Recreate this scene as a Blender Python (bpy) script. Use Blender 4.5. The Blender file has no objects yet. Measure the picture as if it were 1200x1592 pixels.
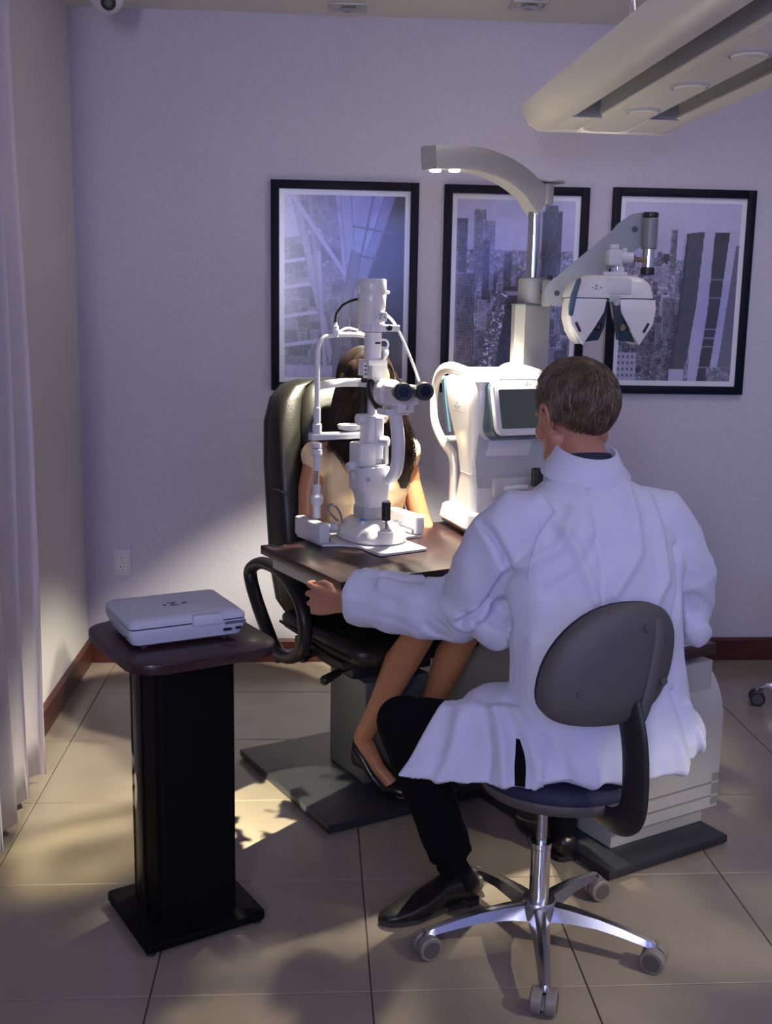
import bpy, bmesh, math, random
import numpy as np
from mathutils import Vector, Matrix, Euler
random.seed(7); rng = np.random.default_rng(7)
SC = bpy.context.scene; COL = SC.collection
PI = math.pi
R = math.radians

# ------------------------------------------------------------ camera
cd = bpy.data.cameras.new('camera'); cam = bpy.data.objects.new('camera', cd); COL.objects.link(cam)
cd.sensor_fit = 'VERTICAL'; cd.sensor_height = 36.0; cd.lens = 36.0 * 1693.0 / 1592.0
cd.clip_start = 0.05
YAW, PITCH, ROLL = 0.06652, 0.18102, 0.01704
fwd = Vector((math.sin(YAW) * math.cos(PITCH), math.cos(YAW) * math.cos(PITCH), -math.sin(PITCH)))
r0 = fwd.cross(Vector((0, 0, 1))).normalized(); d0 = fwd.cross(r0)
rt = r0 * math.cos(ROLL) - d0 * math.sin(ROLL); dn = r0 * math.sin(ROLL) + d0 * math.cos(ROLL)
M3 = Matrix((rt, -dn, -fwd)).transposed()
cam.matrix_world = Matrix.Translation((0, 0, 1.53)) @ M3.to_4x4()
SC.camera = cam

# ------------------------------------------------------------ world, lights, exposure
wd = bpy.data.worlds.new('world'); SC.world = wd; wd.use_nodes = True
wd.node_tree.nodes['Background'].inputs[0].default_value = (0.56, 0.53, 0.68, 1)
wd.node_tree.nodes['Background'].inputs[1].default_value = 0.11
SC.view_settings.view_transform = 'Standard'; SC.view_settings.look = 'None'
SC.view_settings.gamma = 1.0; SC.view_settings.exposure = 0.0
SC.view_settings.use_curve_mapping = False

def area(name, loc, aim, sx, sy, power, col):
    l = bpy.data.lights.new(name, 'AREA'); l.shape = 'RECTANGLE'; l.size = sx; l.size_y = sy
    l.energy = power; l.color = col
    o = bpy.data.objects.new(name, l); COL.objects.link(o); o.location = loc
    o.rotation_euler = (Vector(aim) - Vector(loc)).to_track_quat('-Z', 'Y').to_euler()
    return o
def spot(name, loc, aim, power, col, size, blend, rad):
    l = bpy.data.lights.new(name, 'SPOT'); l.energy = power; l.color = col
    l.spot_size = R(size); l.spot_blend = blend; l.shadow_soft_size = rad
    o = bpy.data.objects.new(name, l); COL.objects.link(o); o.location = loc
    o.rotation_euler = (Vector(aim) - Vector(loc)).to_track_quat('-Z', 'Y').to_euler()
    return o
# unseen blue lights at two assumed windows, added for the glow on picture glass
area('window_daylight', (0.45, -1.55, 2.15), (0.45, 4.0, 1.75), 0.9, 0.55, 17, (0.20, 0.28, 1.0))
area('window_daylight', (1.95, -1.55, 1.90), (1.75, 4.0, 1.3), 1.0, 0.85, 13, (0.25, 0.33, 1.0))
area('window_daylight', (-0.72, -1.55, 1.95), (0.35, 4.6, 2.0), 0.42, 1.0, 44, (0.80, 0.78, 1.0))  # fill light added for the back wall and coat, no window known here
# fill added under the ceiling for general room light, no panels are built
area('ceiling_panel_light', (1.9, 1.2, 2.66), (1.7, 1.6, 0), 1.2, 1.2, 17, (0.92, 0.86, 1.0))
area('ceiling_panel_light', (1.5, 3.2, 2.66), (1.5, 3.3, 0), 1.0, 1.0, 10, (1.0, 0.93, 0.95))
# warm spots added inside the room for the sun patches, dappled by noise
def gobo(o, scale, lo, hi, seed):
    l = o.data; l.use_nodes = True; nt = l.node_tree; em = nt.nodes['Emission']
    tc = nt.nodes.new('ShaderNodeTexCoord'); mp = nt.nodes.new('ShaderNodeMapping'); mp.inputs['Scale'].default_value = scale
    mp.inputs['Location'].default_value = (seed, seed * .7, 0)
    nz = nt.nodes.new('ShaderNodeTexNoise'); nz.inputs['Scale'].default_value = 1.0; nz.inputs['Detail'].default_value = 2.0
    rp = nt.nodes.new('ShaderNodeMapRange'); rp.inputs[1].default_value = lo; rp.inputs[2].default_value = hi
    nt.links.new(tc.outputs['Normal'], mp.inputs[0]); nt.links.new(mp.outputs[0], nz.inputs['Vector'])
    nt.links.new(nz.outputs[0], rp.inputs[0]); nt.links.new(rp.outputs[0], em.inputs['Strength'])
s1 = spot('sun_through_curtain', (-0.84, 2.2, 0.70), (-0.17, 3.10, 0), 560, (1.0, 0.93, 0.62), 17, 0.10, 0.004)
gobo(s1, (9, 20, 9), 0.45, 0.50, 2.1)
s2 = spot('sun_through_curtain', (-0.84, 1.95, 1.0), (-0.68, 3.10, 0), 210, (1.0, 0.88, 0.48), 30, 1.0, 0.06)
gobo(s2, (9, 9, 26), 0.25, 0.65, 1.7)
s3 = spot('sun_through_curtain', (-0.80, 0.3, 1.6), (-0.12, 1.95, 0), 230, (1.0, 0.90, 0.62), 17, 0.5, 0.02)
gobo(s3, (10, 10, 13), 0.44, 0.54, 5.1)
s4 = spot('sun_through_curtain', (2.9, 0.6, 2.4), (1.10, 2.36, 0), 330, (1.0, 0.90, 0.66), 26, 0.7, 0.03)  # spot added on the right to warm that side of the floor
gobo(s4, (8, 8, 12), 0.36, 0.58, 8.4)

# ------------------------------------------------------------ materials
MATS = {}
def mat(name, col, rough=0.5, metal=0.0, bump=0.0, bscale=200.0, vary=0.0, vscale=8.0, coat=0.0, sheen=0.0, spec=0.5,
        sss=0.0, emit=None, estr=0.0, stretch=None, col2=None, ior=None):
    if name in MATS: return MATS[name]
    m = bpy.data.materials.new(name); m.use_nodes = True; nt = m.node_tree; b = nt.nodes['Principled BSDF']
    b.inputs['Base Color'].default_value = (*col, 1); b.inputs['Roughness'].default_value = rough
    b.inputs['Metallic'].default_value = metal; b.inputs['Coat Weight'].default_value = coat
    b.inputs['Coat Roughness'].default_value = 0.12
    b.inputs['Sheen Weight'].default_value = sheen; b.inputs['Specular IOR Level'].default_value = spec
    if ior: b.inputs['IOR'].default_value = ior
    if sss: b.inputs['Subsurface Weight'].default_value = sss; b.inputs['Subsurface Radius'].default_value = (.01, .004, .002); b.inputs['Subsurface Scale'].default_value = 1.0
    if emit: b.inputs['Emission Color'].default_value = (*emit, 1); b.inputs['Emission Strength'].default_value = estr
    tc = nt.nodes.new('ShaderNodeTexCoord'); src = tc.outputs['Object']
    if stretch:
        mp = nt.nodes.new('ShaderNodeMapping'); mp.inputs['Scale'].default_value = stretch
        nt.links.new(src, mp.inputs[0]); src = mp.outputs[0]
    if vary or col2:
        nz = nt.nodes.new('ShaderNodeTexNoise'); nz.inputs['Scale'].default_value = vscale; nz.inputs['Detail'].default_value = 5
        nt.links.new(src, nz.inputs['Vector'])
        cr = nt.nodes.new('ShaderNodeValToRGB'); e = cr.color_ramp.elements
        c2 = col2 if col2 else tuple(min(1, c * (1 + vary)) for c in col)
        c1 = col if col2 else tuple(c * (1 - vary) for c in col)
        e[0].position = .32; e[1].position = .68; e[0].color = (*c1, 1); e[1].color = (*c2, 1)
        nt.links.new(nz.outputs[0], cr.inputs[0]); nt.links.new(cr.outputs[0], b.inputs['Base Color'])
    if bump:
        nb = nt.nodes.new('ShaderNodeTexNoise'); nb.inputs['Scale'].default_value = bscale; nb.inputs['Detail'].default_value = 3
        nt.links.new(src, nb.inputs['Vector'])
        bp = nt.nodes.new('ShaderNodeBump'); bp.inputs['Strength'].default_value = bump; bp.inputs['Distance'].default_value = 0.002
        nt.links.new(nb.outputs[0], bp.inputs['Height']); nt.links.new(bp.outputs[0], b.inputs['Normal'])
    MATS[name] = m; return m

WALL = mat('wall_paper', (0.53, 0.515, 0.60), 0.85, bump=.5, bscale=260, vary=.05, vscale=120)
WALLL = mat('wall_paint_left', (0.60, 0.575, 0.58), 0.85, bump=.3, bscale=260)
CEIL = mat('ceiling_paint', (0.66, 0.62, 0.58), 0.9, bump=.2, bscale=200)
GROUT = mat('grout', (0.07, 0.06, 0.055), 0.9)
TILE = mat('porcelain_tile', (0.25, 0.21, 0.17), 0.20, vary=.07, vscale=5, bump=.03, bscale=60)
WOOD = mat('mahogany', (0.014, 0.005, 0.006), 0.36, col2=(0.040, 0.013, 0.013), vscale=9, stretch=(1.2, 12, 12), coat=.25)
BASEW = mat('baseboard_wood', (0.050, 0.012, 0.010), 0.4, col2=(0.085, 0.022, 0.017), vscale=6, stretch=(1, 1, 14))
BLACKP = mat('black_laminate', (0.002, 0.002, 0.0025), 0.6, bump=.1, spec=.12)
BLKPL = mat('black_plastic', (0.012, 0.012, 0.013), 0.38, bump=.15, bscale=500)
RUBBER = mat('rubber', (0.02, 0.02, 0.02), 0.7)
PLATE = mat('dark_plate', (0.016, 0.018, 0.024), 0.42, bump=.2, bscale=500)
SILVER = mat('silver_paint', (0.44, 0.44, 0.43), 0.45, metal=.3, bump=.12, bscale=700, vary=.05, vscale=400)
GREYM = mat('grey_metal', (0.20, 0.21, 0.235), 0.45, metal=.3, bump=.1, bscale=600)
CHROME = mat('chrome', (0.78, 0.78, 0.80), 0.10, metal=1)
ALU = mat('polished_aluminium', (0.52, 0.53, 0.57), 0.26, metal=1, bump=.05, bscale=90)
BRASS = mat('brass_tone', (0.62, 0.45, 0.24), 0.25, metal=1)
WHITE = mat('white_enamel', (0.68, 0.67, 0.67), 0.32, coat=.2)
WHITE2 = mat('white_plastic', (0.60, 0.60, 0.645), 0.38)
CASEW = mat('pearl_grey_plastic', (0.50, 0.52, 0.62), 0.33, bump=.05, bscale=500)
SHGREY = mat('warm_grey_panel', (0.42, 0.43, 0.45), 0.4)
TEAL = mat('slate_blue_trim', (0.045, 0.085, 0.13), 0.35)
TEALD = mat('dark_blue_trim', (0.018, 0.040, 0.065), 0.25)
BLUEK = mat('blue_cap', (0.02, 0.20, 0.55), 0.35)
SCREEN = mat('screen_glass', (0.10, 0.11, 0.10), 0.16, ior=1.5)
DARK = mat('dark_gap', (0.004, 0.004, 0.005), 0.7)
LEATHER = mat('black_leather', (0.012, 0.012, 0.009), 0.40, bump=.35, bscale=240, vary=.15, vscale=6)
FRAMEB = mat('black_frame', (0.003, 0.003, 0.012), 0.55, spec=.2)
MATTE = mat('mat_board', (0.80, 0.80, 0.88), 0.9)
FIXT = mat('cream_plastic', (0.93, 0.89, 0.76), 0.35, sss=0.0)
CURT = None
STOOLG = mat('grey_stool_shell', (0.085, 0.080, 0.080), 0.55, bump=.25, bscale=900)
CASTG = mat('grey_caster', (0.16, 0.145, 0.135), 0.5)
COAT = mat('white_coat_cotton', (0.60, 0.615, 0.76), 0.85, sheen=.2, bump=.35, bscale=1100)
TROU = mat('black_wool', (0.0035, 0.0035, 0.005), 0.9, bump=.3, bscale=500, spec=.12)
SHOE = mat('black_shoe_leather', (0.008, 0.007, 0.007), 0.30)
NAVY = mat('navy_shirt', (0.012, 0.014, 0.045), 0.8)
SKIN = mat('skin_light', (0.43, 0.195, 0.125), 0.45, sss=.25, vary=.10, vscale=30, bump=.15, bscale=350)
SKIN2 = mat('skin_tan', (0.47, 0.215, 0.105), 0.42, sss=.25, vary=.06, vscale=20, bump=.1, bscale=350)
HAIRM = mat('brown_hair', (0.045, 0.027, 0.015), 0.36, col2=(0.19, 0.12, 0.065), vscale=22)
HAIRG = mat('greying_hair', (0.14, 0.12, 0.10), 0.5, col2=(0.36, 0.32, 0.30), vscale=30)
HAIRD = mat('dark_brown_hair', (0.006, 0.003, 0.002), 0.42, spec=.35, col2=(0.026, 0.012, 0.007), vscale=16)
BLOUSE = mat('cream_blouse', (0.85, 0.64, 0.38), 0.75, sheen=.2, bump=.2, bscale=400)
SKIRT = mat('black_skirt', (0.005, 0.005, 0.006), 0.9, spec=.15)
EYEW = mat('eye_white', (0.7, 0.68, 0.66), 0.2)
EYED = mat('eye_iris', (0.03, 0.02, 0.015), 0.15)
GOLD = mat('bracelet_gold', (0.7, 0.5, 0.2), 0.25, metal=1)
LAMPE = mat('lamp_lens_lit', (0.9, 0.9, 0.85), 0.3, emit=(1.0, 0.93, 0.78), estr=14)
INKG = mat('grey_ink', (0.12, 0.14, 0.16), 0.5)
INKN = mat('green_ink', (0.10, 0.20, 0.06), 0.5)

def sheer():
    m = bpy.data.materials.new('sheer_curtain'); m.use_nodes = True; nt = m.node_tree; nt.nodes.clear()
    out = nt.nodes.new('ShaderNodeOutputMaterial'); d = nt.nodes.new('ShaderNodeBsdfDiffuse'); t = nt.nodes.new('ShaderNodeBsdfTranslucent')
    tr = nt.nodes.new('ShaderNodeBsdfTransparent'); a = nt.nodes.new('ShaderNodeMixShader'); b = nt.nodes.new('ShaderNodeMixShader')
    d.inputs[0].default_value = (.80, .76, .80, 1); t.inputs[0].default_value = (.82, .78, .80, 1)
    a.inputs[0].default_value = .35; b.inputs[0].default_value = .10
    nt.links.new(d.outputs[0], a.inputs[1]); nt.links.new(t.outputs[0], a.inputs[2])
    nt.links.new(a.outputs[0], b.inputs[1]); nt.links.new(tr.outputs[0], b.inputs[2]); nt.links.new(b.outputs[0], out.inputs[0])
    return m
CURT = sheer()
def glassmat(name, rough=0.12, amount=None):
    m = bpy.data.materials.new(name); m.use_nodes = True; nt = m.node_tree; nt.nodes.clear()
    out = nt.nodes.new('ShaderNodeOutputMaterial'); g = nt.nodes.new('ShaderNodeBsdfGlossy'); t = nt.nodes.new('ShaderNodeBsdfTransparent')
    mx = nt.nodes.new('ShaderNodeMixShader'); mx.inputs[0].default_value = amount or .05
    g.inputs['Roughness'].default_value = rough
    nt.links.new(t.outputs[0], mx.inputs[1]); nt.links.new(g.outputs[0], mx.inputs[2]); nt.links.new(mx.outputs[0], out.inputs[0])
    return m
PANE = glassmat('picture_glass', 0.22)
PANEL_CLEAR = glassmat('clear_acrylic', 0.05)
def vcol():
    m = bpy.data.materials.new('photo_print'); m.use_nodes = True; nt = m.node_tree; b = nt.nodes['Principled BSDF']
    a = nt.nodes.new('ShaderNodeAttribute'); a.attribute_name = 'print'; nt.links.new(a.outputs['Color'], b.inputs['Base Color']); b.inputs['Roughness'].default_value = .8
    return m
PRINT = vcol()

# ------------------------------------------------------------ mesh kit
def rotm(e): return Euler(e).to_matrix()
class MB:
    def __init__(s): s.bm = bmesh.new()
    def _add(s, verts, faces):
        vs = [s.bm.verts.new(v) for v in verts]; fs = []
        for f in faces:
            try: fs.append(s.bm.faces.new([vs[i] for i in f]))
            except ValueError: pass
        return vs, fs
    def box(s, c, sz, rot=(0, 0, 0), bev=0.0, seg=2, taper=None):
        m = rotm(rot); c = Vector(c); h = Vector(sz) / 2; vs = []
        for z in (-1, 1):
            for x, y in ((-1, -1), (1, -1), (1, 1), (-1, 1)):
                k = (taper if (taper and z > 0) else (1, 1))
                vs.append(c + m @ Vector((x * h.x * k[0], y * h.y * k[1], z * h.z)))
        v, f = s._add(vs, [(3, 2, 1, 0), (4, 5, 6, 7), (0, 1, 5, 4), (1, 2, 6, 5), (2, 3, 7, 6), (3, 0, 4, 7)])
        if bev:
            es = list({e for q in f for e in q.edges})
            bmesh.ops.bevel(s.bm, geom=es, offset=min(bev, min(sz) * .49), segments=seg, affect='EDGES', profile=.5)
        return s
    def rings(s, rings, cap=True, close=True):
        n = len(rings[0]); vs = [s.bm.verts.new(p) for r in rings for p in r]
        for i in range(len(rings) - 1):
            for j in range(n if close else n - 1):
                k = (j + 1) % n
                s.bm.faces.new((vs[i * n + j], vs[i * n + k], vs[(i + 1) * n + k], vs[(i + 1) * n + j]))
        if cap:
            s.bm.faces.new(vs[:n][::-1]); s.bm.faces.new(vs[-n:])
        return s
    def cyl(s, p0, p1, r0, r1=None, n=20, bev=0.0):
        p0 = Vector(p0); p1 = Vector(p1); r1 = r0 if r1 is None else r1
        d = (p1 - p0).normalized()
        if bev: pts = [p0, p0 + d * bev, p1 - d * bev, p1]; rr = [r0 - bev, r0, r1, r1 - bev]
        else: pts = [p0, p1]; rr = [r0, r1]
        return s.tube(pts, rr, n, fixed=d)
    def tube(s, pts, rad, n=12, up=(0, 0, 1), fixed=None, round_=False, cap=True):
        pts = [Vector(p) for p in pts]; m = len(pts)
        rad = [rad] * m if not hasattr(rad, '__len__') else list(rad)
        rad = [(r, r) if not hasattr(r, '__len__') else r for r in rad]
        ts = []
        for i in range(m):
            if fixed is not None: ts.append(Vector(fixed)); continue
            a = pts[max(i - 1, 0)]; b = pts[min(i + 1, m - 1)]; t = b - a
            if i not in (0, m - 1):
                t = (pts[i] - a).normalized() + (b - pts[i]).normalized()
            ts.append(t.normalized())
        u = Vector(up); u = (u - ts[0] * u.dot(ts[0]))
        if u.length < 1e-3: u = ts[0].orthogonal()
        u.normalize(); out = []
        for i in range(m):
            u = (u - ts[i] * u.dot(ts[i])).normalized(); w = ts[i].cross(u)
            out.append((pts[i], u.copy(), w.copy(), rad[i], ts[i]))
        rings = []
        def ring(p, u, w, ru, rw): return [p + w * (rw * math.cos(2 * PI * k / n)) + u * (ru * math.sin(2 * PI * k / n)) for k in range(n)]
        if round_:
            p, u, w, r, t = out[0]
            for a in (80, 55, 25): rings.append(ring(p - t * min(r) * math.sin(R(a)), u, w, r[1] * math.cos(R(a)), r[0] * math.cos(R(a))))
        for p, u, w, r, t in out: rings.append(ring(p, u, w, r[1], r[0]))
        if round_:
            p, u, w, r, t = out[-1]
            for a in (25, 55, 80): rings.append(ring(p + t * min(r) * math.sin(R(a)), u, w, r[1] * math.cos(R(a)), r[0] * math.cos(R(a))))
        return s.rings(rings, cap)
    def lathe(s, prof, c=(0, 0, 0), n=28, rot=(0, 0, 0), sx=1, sy=1):
        m = rotm(rot); c = Vector(c)
        return s.rings([[c + m @ Vector((r * sx * math.cos(2 * PI * k / n), r * sy * math.sin(2 * PI * k / n), z)) for k in range(n)] for r, z in prof])
    def prism(s, poly, z0, z1, M=None, bev=0.0):
        M = M or Matrix.Identity(4)
        lo = [M @ Vector((x, y, z0)) for x, y in poly]; hi = [M @ Vector((x, y, z1)) for x, y in poly]
        n = len(poly); v, f = s._add(lo + hi, [tuple(range(n))[::-1], tuple(range(n, 2 * n))] + [(i, (i + 1) % n, n + (i + 1) % n, n + i) for i in range(n)])
        if bev:
            es = list({e for q in f[:2] for e in q.edges})
            bmesh.ops.bevel(s.bm, geom=es, offset=bev, segments=2, affect='EDGES', profile=.5)
        return s
    def ell(s, c, r, rot=(0, 0, 0), n=20, m=12):
        mm = rotm(rot); c = Vector(c); rings = []
        for i in range(1, m):
            a = PI * i / m - PI / 2
            rings.append([c + mm @ Vector((r[0] * math.cos(a) * math.cos(2 * PI * k / n), r[1] * math.cos(a) * math.sin(2 * PI * k / n), r[2] * math.sin(a))) for k in range(n)])
        return s.rings(rings)
def finish(me, name, material, parent, smooth=40):
    me.name = name
    if material: me.materials.append(material)
    o = bpy.data.objects.new(name, me); COL.objects.link(o)
    if parent: o.parent = parent
    return o
def obj(name, mb, material, parent=None, smooth=40):
    bmesh.ops.recalc_face_normals(mb.bm, faces=mb.bm.faces)
    me = bpy.data.meshes.new(name); mb.bm.to_mesh(me); mb.bm.free()
    if smooth:
        me.shade_smooth()
        try: me.set_sharp_from_angle(angle=R(smooth))
        except Exception: pass
    return finish(me, name, material, parent)
def tag(o, label=None, cat=None, group=None, kind=None):
    if label: o['label'] = label
    if cat: o['category'] = cat
    if group: o['group'] = group
    if kind: o['kind'] = kind
    return o
def empty(name, loc, rz=0, label=None, cat=None, group=None):
    o = bpy.data.objects.new(name, None); COL.objects.link(o); o.location = loc; o.rotation_euler = (0, 0, rz)
    o.empty_display_size = .05
    return tag(o, label, cat, group)
def struct(name, mb, m, parent=None, smooth=None):
    o = obj(name, mb, m, parent, smooth)
    if not parent: o['kind'] = 'structure'
    return o
def union(mb, voxel, it=4, name='u', post=None, fac=.5, deci=None):
    bmesh.ops.recalc_face_normals(mb.bm, faces=mb.bm.faces)
    me = bpy.data.meshes.new(name); mb.bm.to_mesh(me); mb.bm.free()
    o = bpy.data.objects.new(name, me); COL.objects.link(o)
    md = o.modifiers.new('r', 'REMESH'); md.mode = 'VOXEL'; md.voxel_size = voxel
    if it: sm = o.modifiers.new('s', 'SMOOTH'); sm.iterations = it; sm.factor = fac
    if deci: dc = o.modifiers.new('d', 'DECIMATE'); dc.ratio = deci
    dg = bpy.context.evaluated_depsgraph_get(); dg.update()
    nm = bpy.data.meshes.new_from_object(o.evaluated_get(dg))
    bpy.data.objects.remove(o); bpy.data.meshes.remove(me)
    if post:
        n = len(nm.vertices); co = np.empty(n * 3, 'f'); no = np.empty(n * 3, 'f')
        nm.vertices.foreach_get('co', co); nm.vertices.foreach_get('normal', no)
        co = post(co.reshape(-1, 3), no.reshape(-1, 3)); nm.vertices.foreach_set('co', co.astype('f').ravel()); nm.update()
    nm.materials.clear(); nm.shade_smooth()
    return nm
def text(s, size, material, parent, loc, rot, depth=.0006, name='lettering', sx=1.0):
    cu = bpy.data.curves.new(name, 'FONT'); cu.body = s; cu.size = size; cu.extrude = depth; cu.align_x = 'CENTER'; cu.align_y = 'CENTER'
    cu.resolution_u = 2
    o = bpy.data.objects.new(name, cu); COL.objects.link(o); dg = bpy.context.evaluated_depsgraph_get(); dg.update()
    me = bpy.data.meshes.new_from_object(o.evaluated_get(dg)); bpy.data.objects.remove(o)
    me.materials.clear(); q = finish(me, name, material, parent)
    q.location = loc; q.rotation_euler = rot; q.scale = (sx, 1, 1); return q
def logo(parent, loc, rot, h, name='logo_lettering'):
    """the maker's word mark: small e, large Z, small er"""
    m = Matrix.Translation(loc) @ Euler(rot).to_matrix().to_4x4()
    obs = []
    for s_, dx, sz, mt in (('e', -.75, .7, INKG), ('Z', 0, 1.3, INKG), ('er', .95, .7, INKG)):
        q = text(s_, h * sz, mt, parent, (0, 0, 0), (0, 0, 0), name=name)
        p = m @ Vector((dx * h, 0, 0)); q.location = p; q.rotation_euler = rot; obs.append(q)
    me = obs[0].data
    bm = bmesh.new()
    for q in obs:
        t = q.data.copy(); t.transform(q.matrix_basis); bm.from_mesh(t)
    bm.to_mesh(me); bm.free()
    obs[0].matrix_basis = Matrix.Identity(4)
    for q in obs[1:]: bpy.data.objects.remove(q)
    return obs[0]
def smoothcurve(pts, n=6):
    """Catmull-Rom through the points"""
    P = [Vector(p) for p in pts]; P = [P[0] * 2 - P[1]] + P + [P[-1] * 2 - P[-2]]; out = []
    for i in range(1, len(P) - 2):
        for k in range(n):
            t = k / n; a, b, c, d = P[i - 1], P[i], P[i + 1], P[i + 2]
            out.append(.5 * ((2 * b) + (c - a) * t + (2 * a - 5 * b + 4 * c - d) * t * t + (3 * b - a - 3 * c + d) * t ** 3))
    out.append(P[-2]); return out
def rrect(w, h, r, n=5):
    out = []
    for cx, cy, a0 in ((w / 2 - r, h / 2 - r, 0), (-w / 2 + r, h / 2 - r, 90), (-w / 2 + r, -h / 2 + r, 180), (w / 2 - r, -h / 2 + r, 270)):
        for k in range(n + 1):
            a = R(a0 + 90 * k / n); out.append((cx + r * math.cos(a), cy + r * math.sin(a)))
    return out

# ------------------------------------------------------------ the room
XL, XR, YB, YF, ZC = -0.985, 3.4, 4.66, -1.7, 2.70
struct('wall_back', MB().box(((XL + XR) / 2, YB + .05, ZC / 2), (XR - XL + .2, .1, ZC)), WALL)
struct('wall_left', MB().box((XL - .05, (YB + YF) / 2, ZC / 2), (.1, YB - YF, ZC)), WALLL)
struct('wall_right', MB().box((XR + .05, (YB + YF) / 2, ZC / 2), (.1, YB - YF, ZC)), WALL)
struct('wall_front', MB().box(((XL + XR) / 2, YF - .05, ZC / 2), (XR - XL + .2, .1, ZC)), WALL)
struct('ceiling', MB().box(((XL + XR) / 2, (YB + YF) / 2, ZC + .05), (XR - XL + .2, YB - YF + .2, .1)), CEIL)
fl = struct('floor', MB().box(((XL + XR) / 2, (YB + YF) / 2, -.056), (XR - XL + .2, YB - YF + .2, .1)), GROUT)
TS = .50172; TX0, TY0 = -0.36638, 2.25193
tile_cache = {}
def tile(x0, x1, y0, y1):
    w, h = x1 - x0, y1 - y0
    key = (round(w, 3), round(h, 3))
    if key not in tile_cache:
        o = struct('tile', MB().box((0, 0, -.004), (w, h, .008), bev=.0012, seg=1), TILE, fl, None); tile_cache[key] = o.data
    else:
        o = bpy.data.objects.new('tile', tile_cache[key]); COL.objects.link(o); o.parent = fl
    o.location = ((x0 + x1) / 2, (y0 + y1) / 2, random.uniform(-.0003, 0)); o.rotation_euler = (random.uniform(-1, 1) * .0006, random.uniform(-1, 1) * .0006, 0)
g = .0016
for i in range(-2, 8):
    for j in range(-4, 5):
        x0, x1 = TX0 + i * TS + g, TX0 + (i + 1) * TS - g; y0, y1 = TY0 + j * TS + g, TY0 + (j + 1) * TS - g
        x0 = max(x0, XL); x1 = min(x1, XR); y1 = min(y1, YB)
        if x1 - x0 > .02 and y1 - y0 > .02: tile(x0, x1, y0, y1)
BH = .105
struct('baseboard_back', MB().prism([(0, 0), (.016, 0), (.016, BH - .012), (.008, BH), (0, BH)], 0, XR - XL, Matrix.Translation((XL, YB, 0)) @ Matrix(((0, 0, 1, 0), (-1, 0, 0, 0), (0, 1, 0, 0), (0, 0, 0, 1)))), BASEW)
struct('baseboard_left', MB().prism([(0, 0), (.016, 0), (.016, BH - .012), (.008, BH), (0, BH)], 0, YB - YF - .016, Matrix.Translation((XL, YF, 0)) @ Matrix(((1, 0, 0, 0), (0, 0, 1, 0), (0, 1, 0, 0), (0, 0, 0, 1)))), BASEW)
# added frames behind the camera: two assumed windows, the last around the fill light
for n_, (cx, cz, w, h) in enumerate(((.45, 2.15, .9, .55), (1.95, 1.90, 1.0, .85), (-.72, 1.95, .42, 1.0)), 1):
    f = MB()
    for dx, dz, a, b in ((-(w / 2 + .03), 0, .06, h + .12), (w / 2 + .03, 0, .06, h + .12), (0, h / 2 + .03, w, .06), (0, -h / 2 - .03, w, .06)):
        f.box((cx + dx, YF + .06, cz + dz), (a, .12, b))
    struct('window_%d' % n_, f, WHITE2)

# ------------------------------------------------------------ curtain
def curtain():
    rings = []
    ys = np.linspace(3.41, .2, 260); nz = 22
    th = .0015
    bm = MB(); grid = []
    for s_ in (1, -1):
        for k in range(nz):
            z = .028 + (2.66 - .028) * k / (nz - 1); row = []
            for i, y in enumerate(ys):
                ph = (3.41 - y) / .175 * 2 * PI
                amp = .034 * (1.0 - .45 * z / 2.66)
                x = -.905 + amp * (math.cos(ph + .5 * math.sin(ph * .37)) + .35 * math.cos(ph * .53 + 1.2)) + .006 * math.sin(z * 3 + y * 5)
                yy = y + .016 * math.sin(2 * ph) * (1 - .3 * z / 2.66) + .008 * math.sin(ph * .7 + z)
                row.append((max(x, -.975) + s_ * th, min(yy, 3.425), z))
            grid.append(row)
    vs = [[bm.bm.verts.new(p) for p in r] for r in grid]
    n = len(ys)
    for side in (0, 1):
        for k in range(nz - 1):
            a, b = vs[side * nz + k], vs[side * nz + k + 1]
            for i in range(n - 1): bm.bm.faces.new((a[i], a[i + 1], b[i + 1], b[i]))
    for k in range(nz - 1):
        for i in (0, n - 1): bm.bm.faces.new((vs[k][i], vs[k + 1][i], vs[nz + k + 1][i], vs[nz + k][i]))
    for k in (0, nz - 1):
        for i in range(n - 1): bm.bm.faces.new((vs[k][i], vs[k][i + 1], vs[nz + k][i + 1], vs[nz + k][i]))
    root = empty('curtain', (-.92, 2.0, 0), 0, 'sheer white pleated floor-length curtain hanging along the left wall', 'curtain')
    o = obj('fabric', bm, CURT, root, 180); o.location = (.92, -2.0, 0)
    rail = obj('curtain_rail', MB().box((0, 0, 2.678), (.05, 3.5, .026), bev=.004), WHITE2, root)
curtain()

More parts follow.
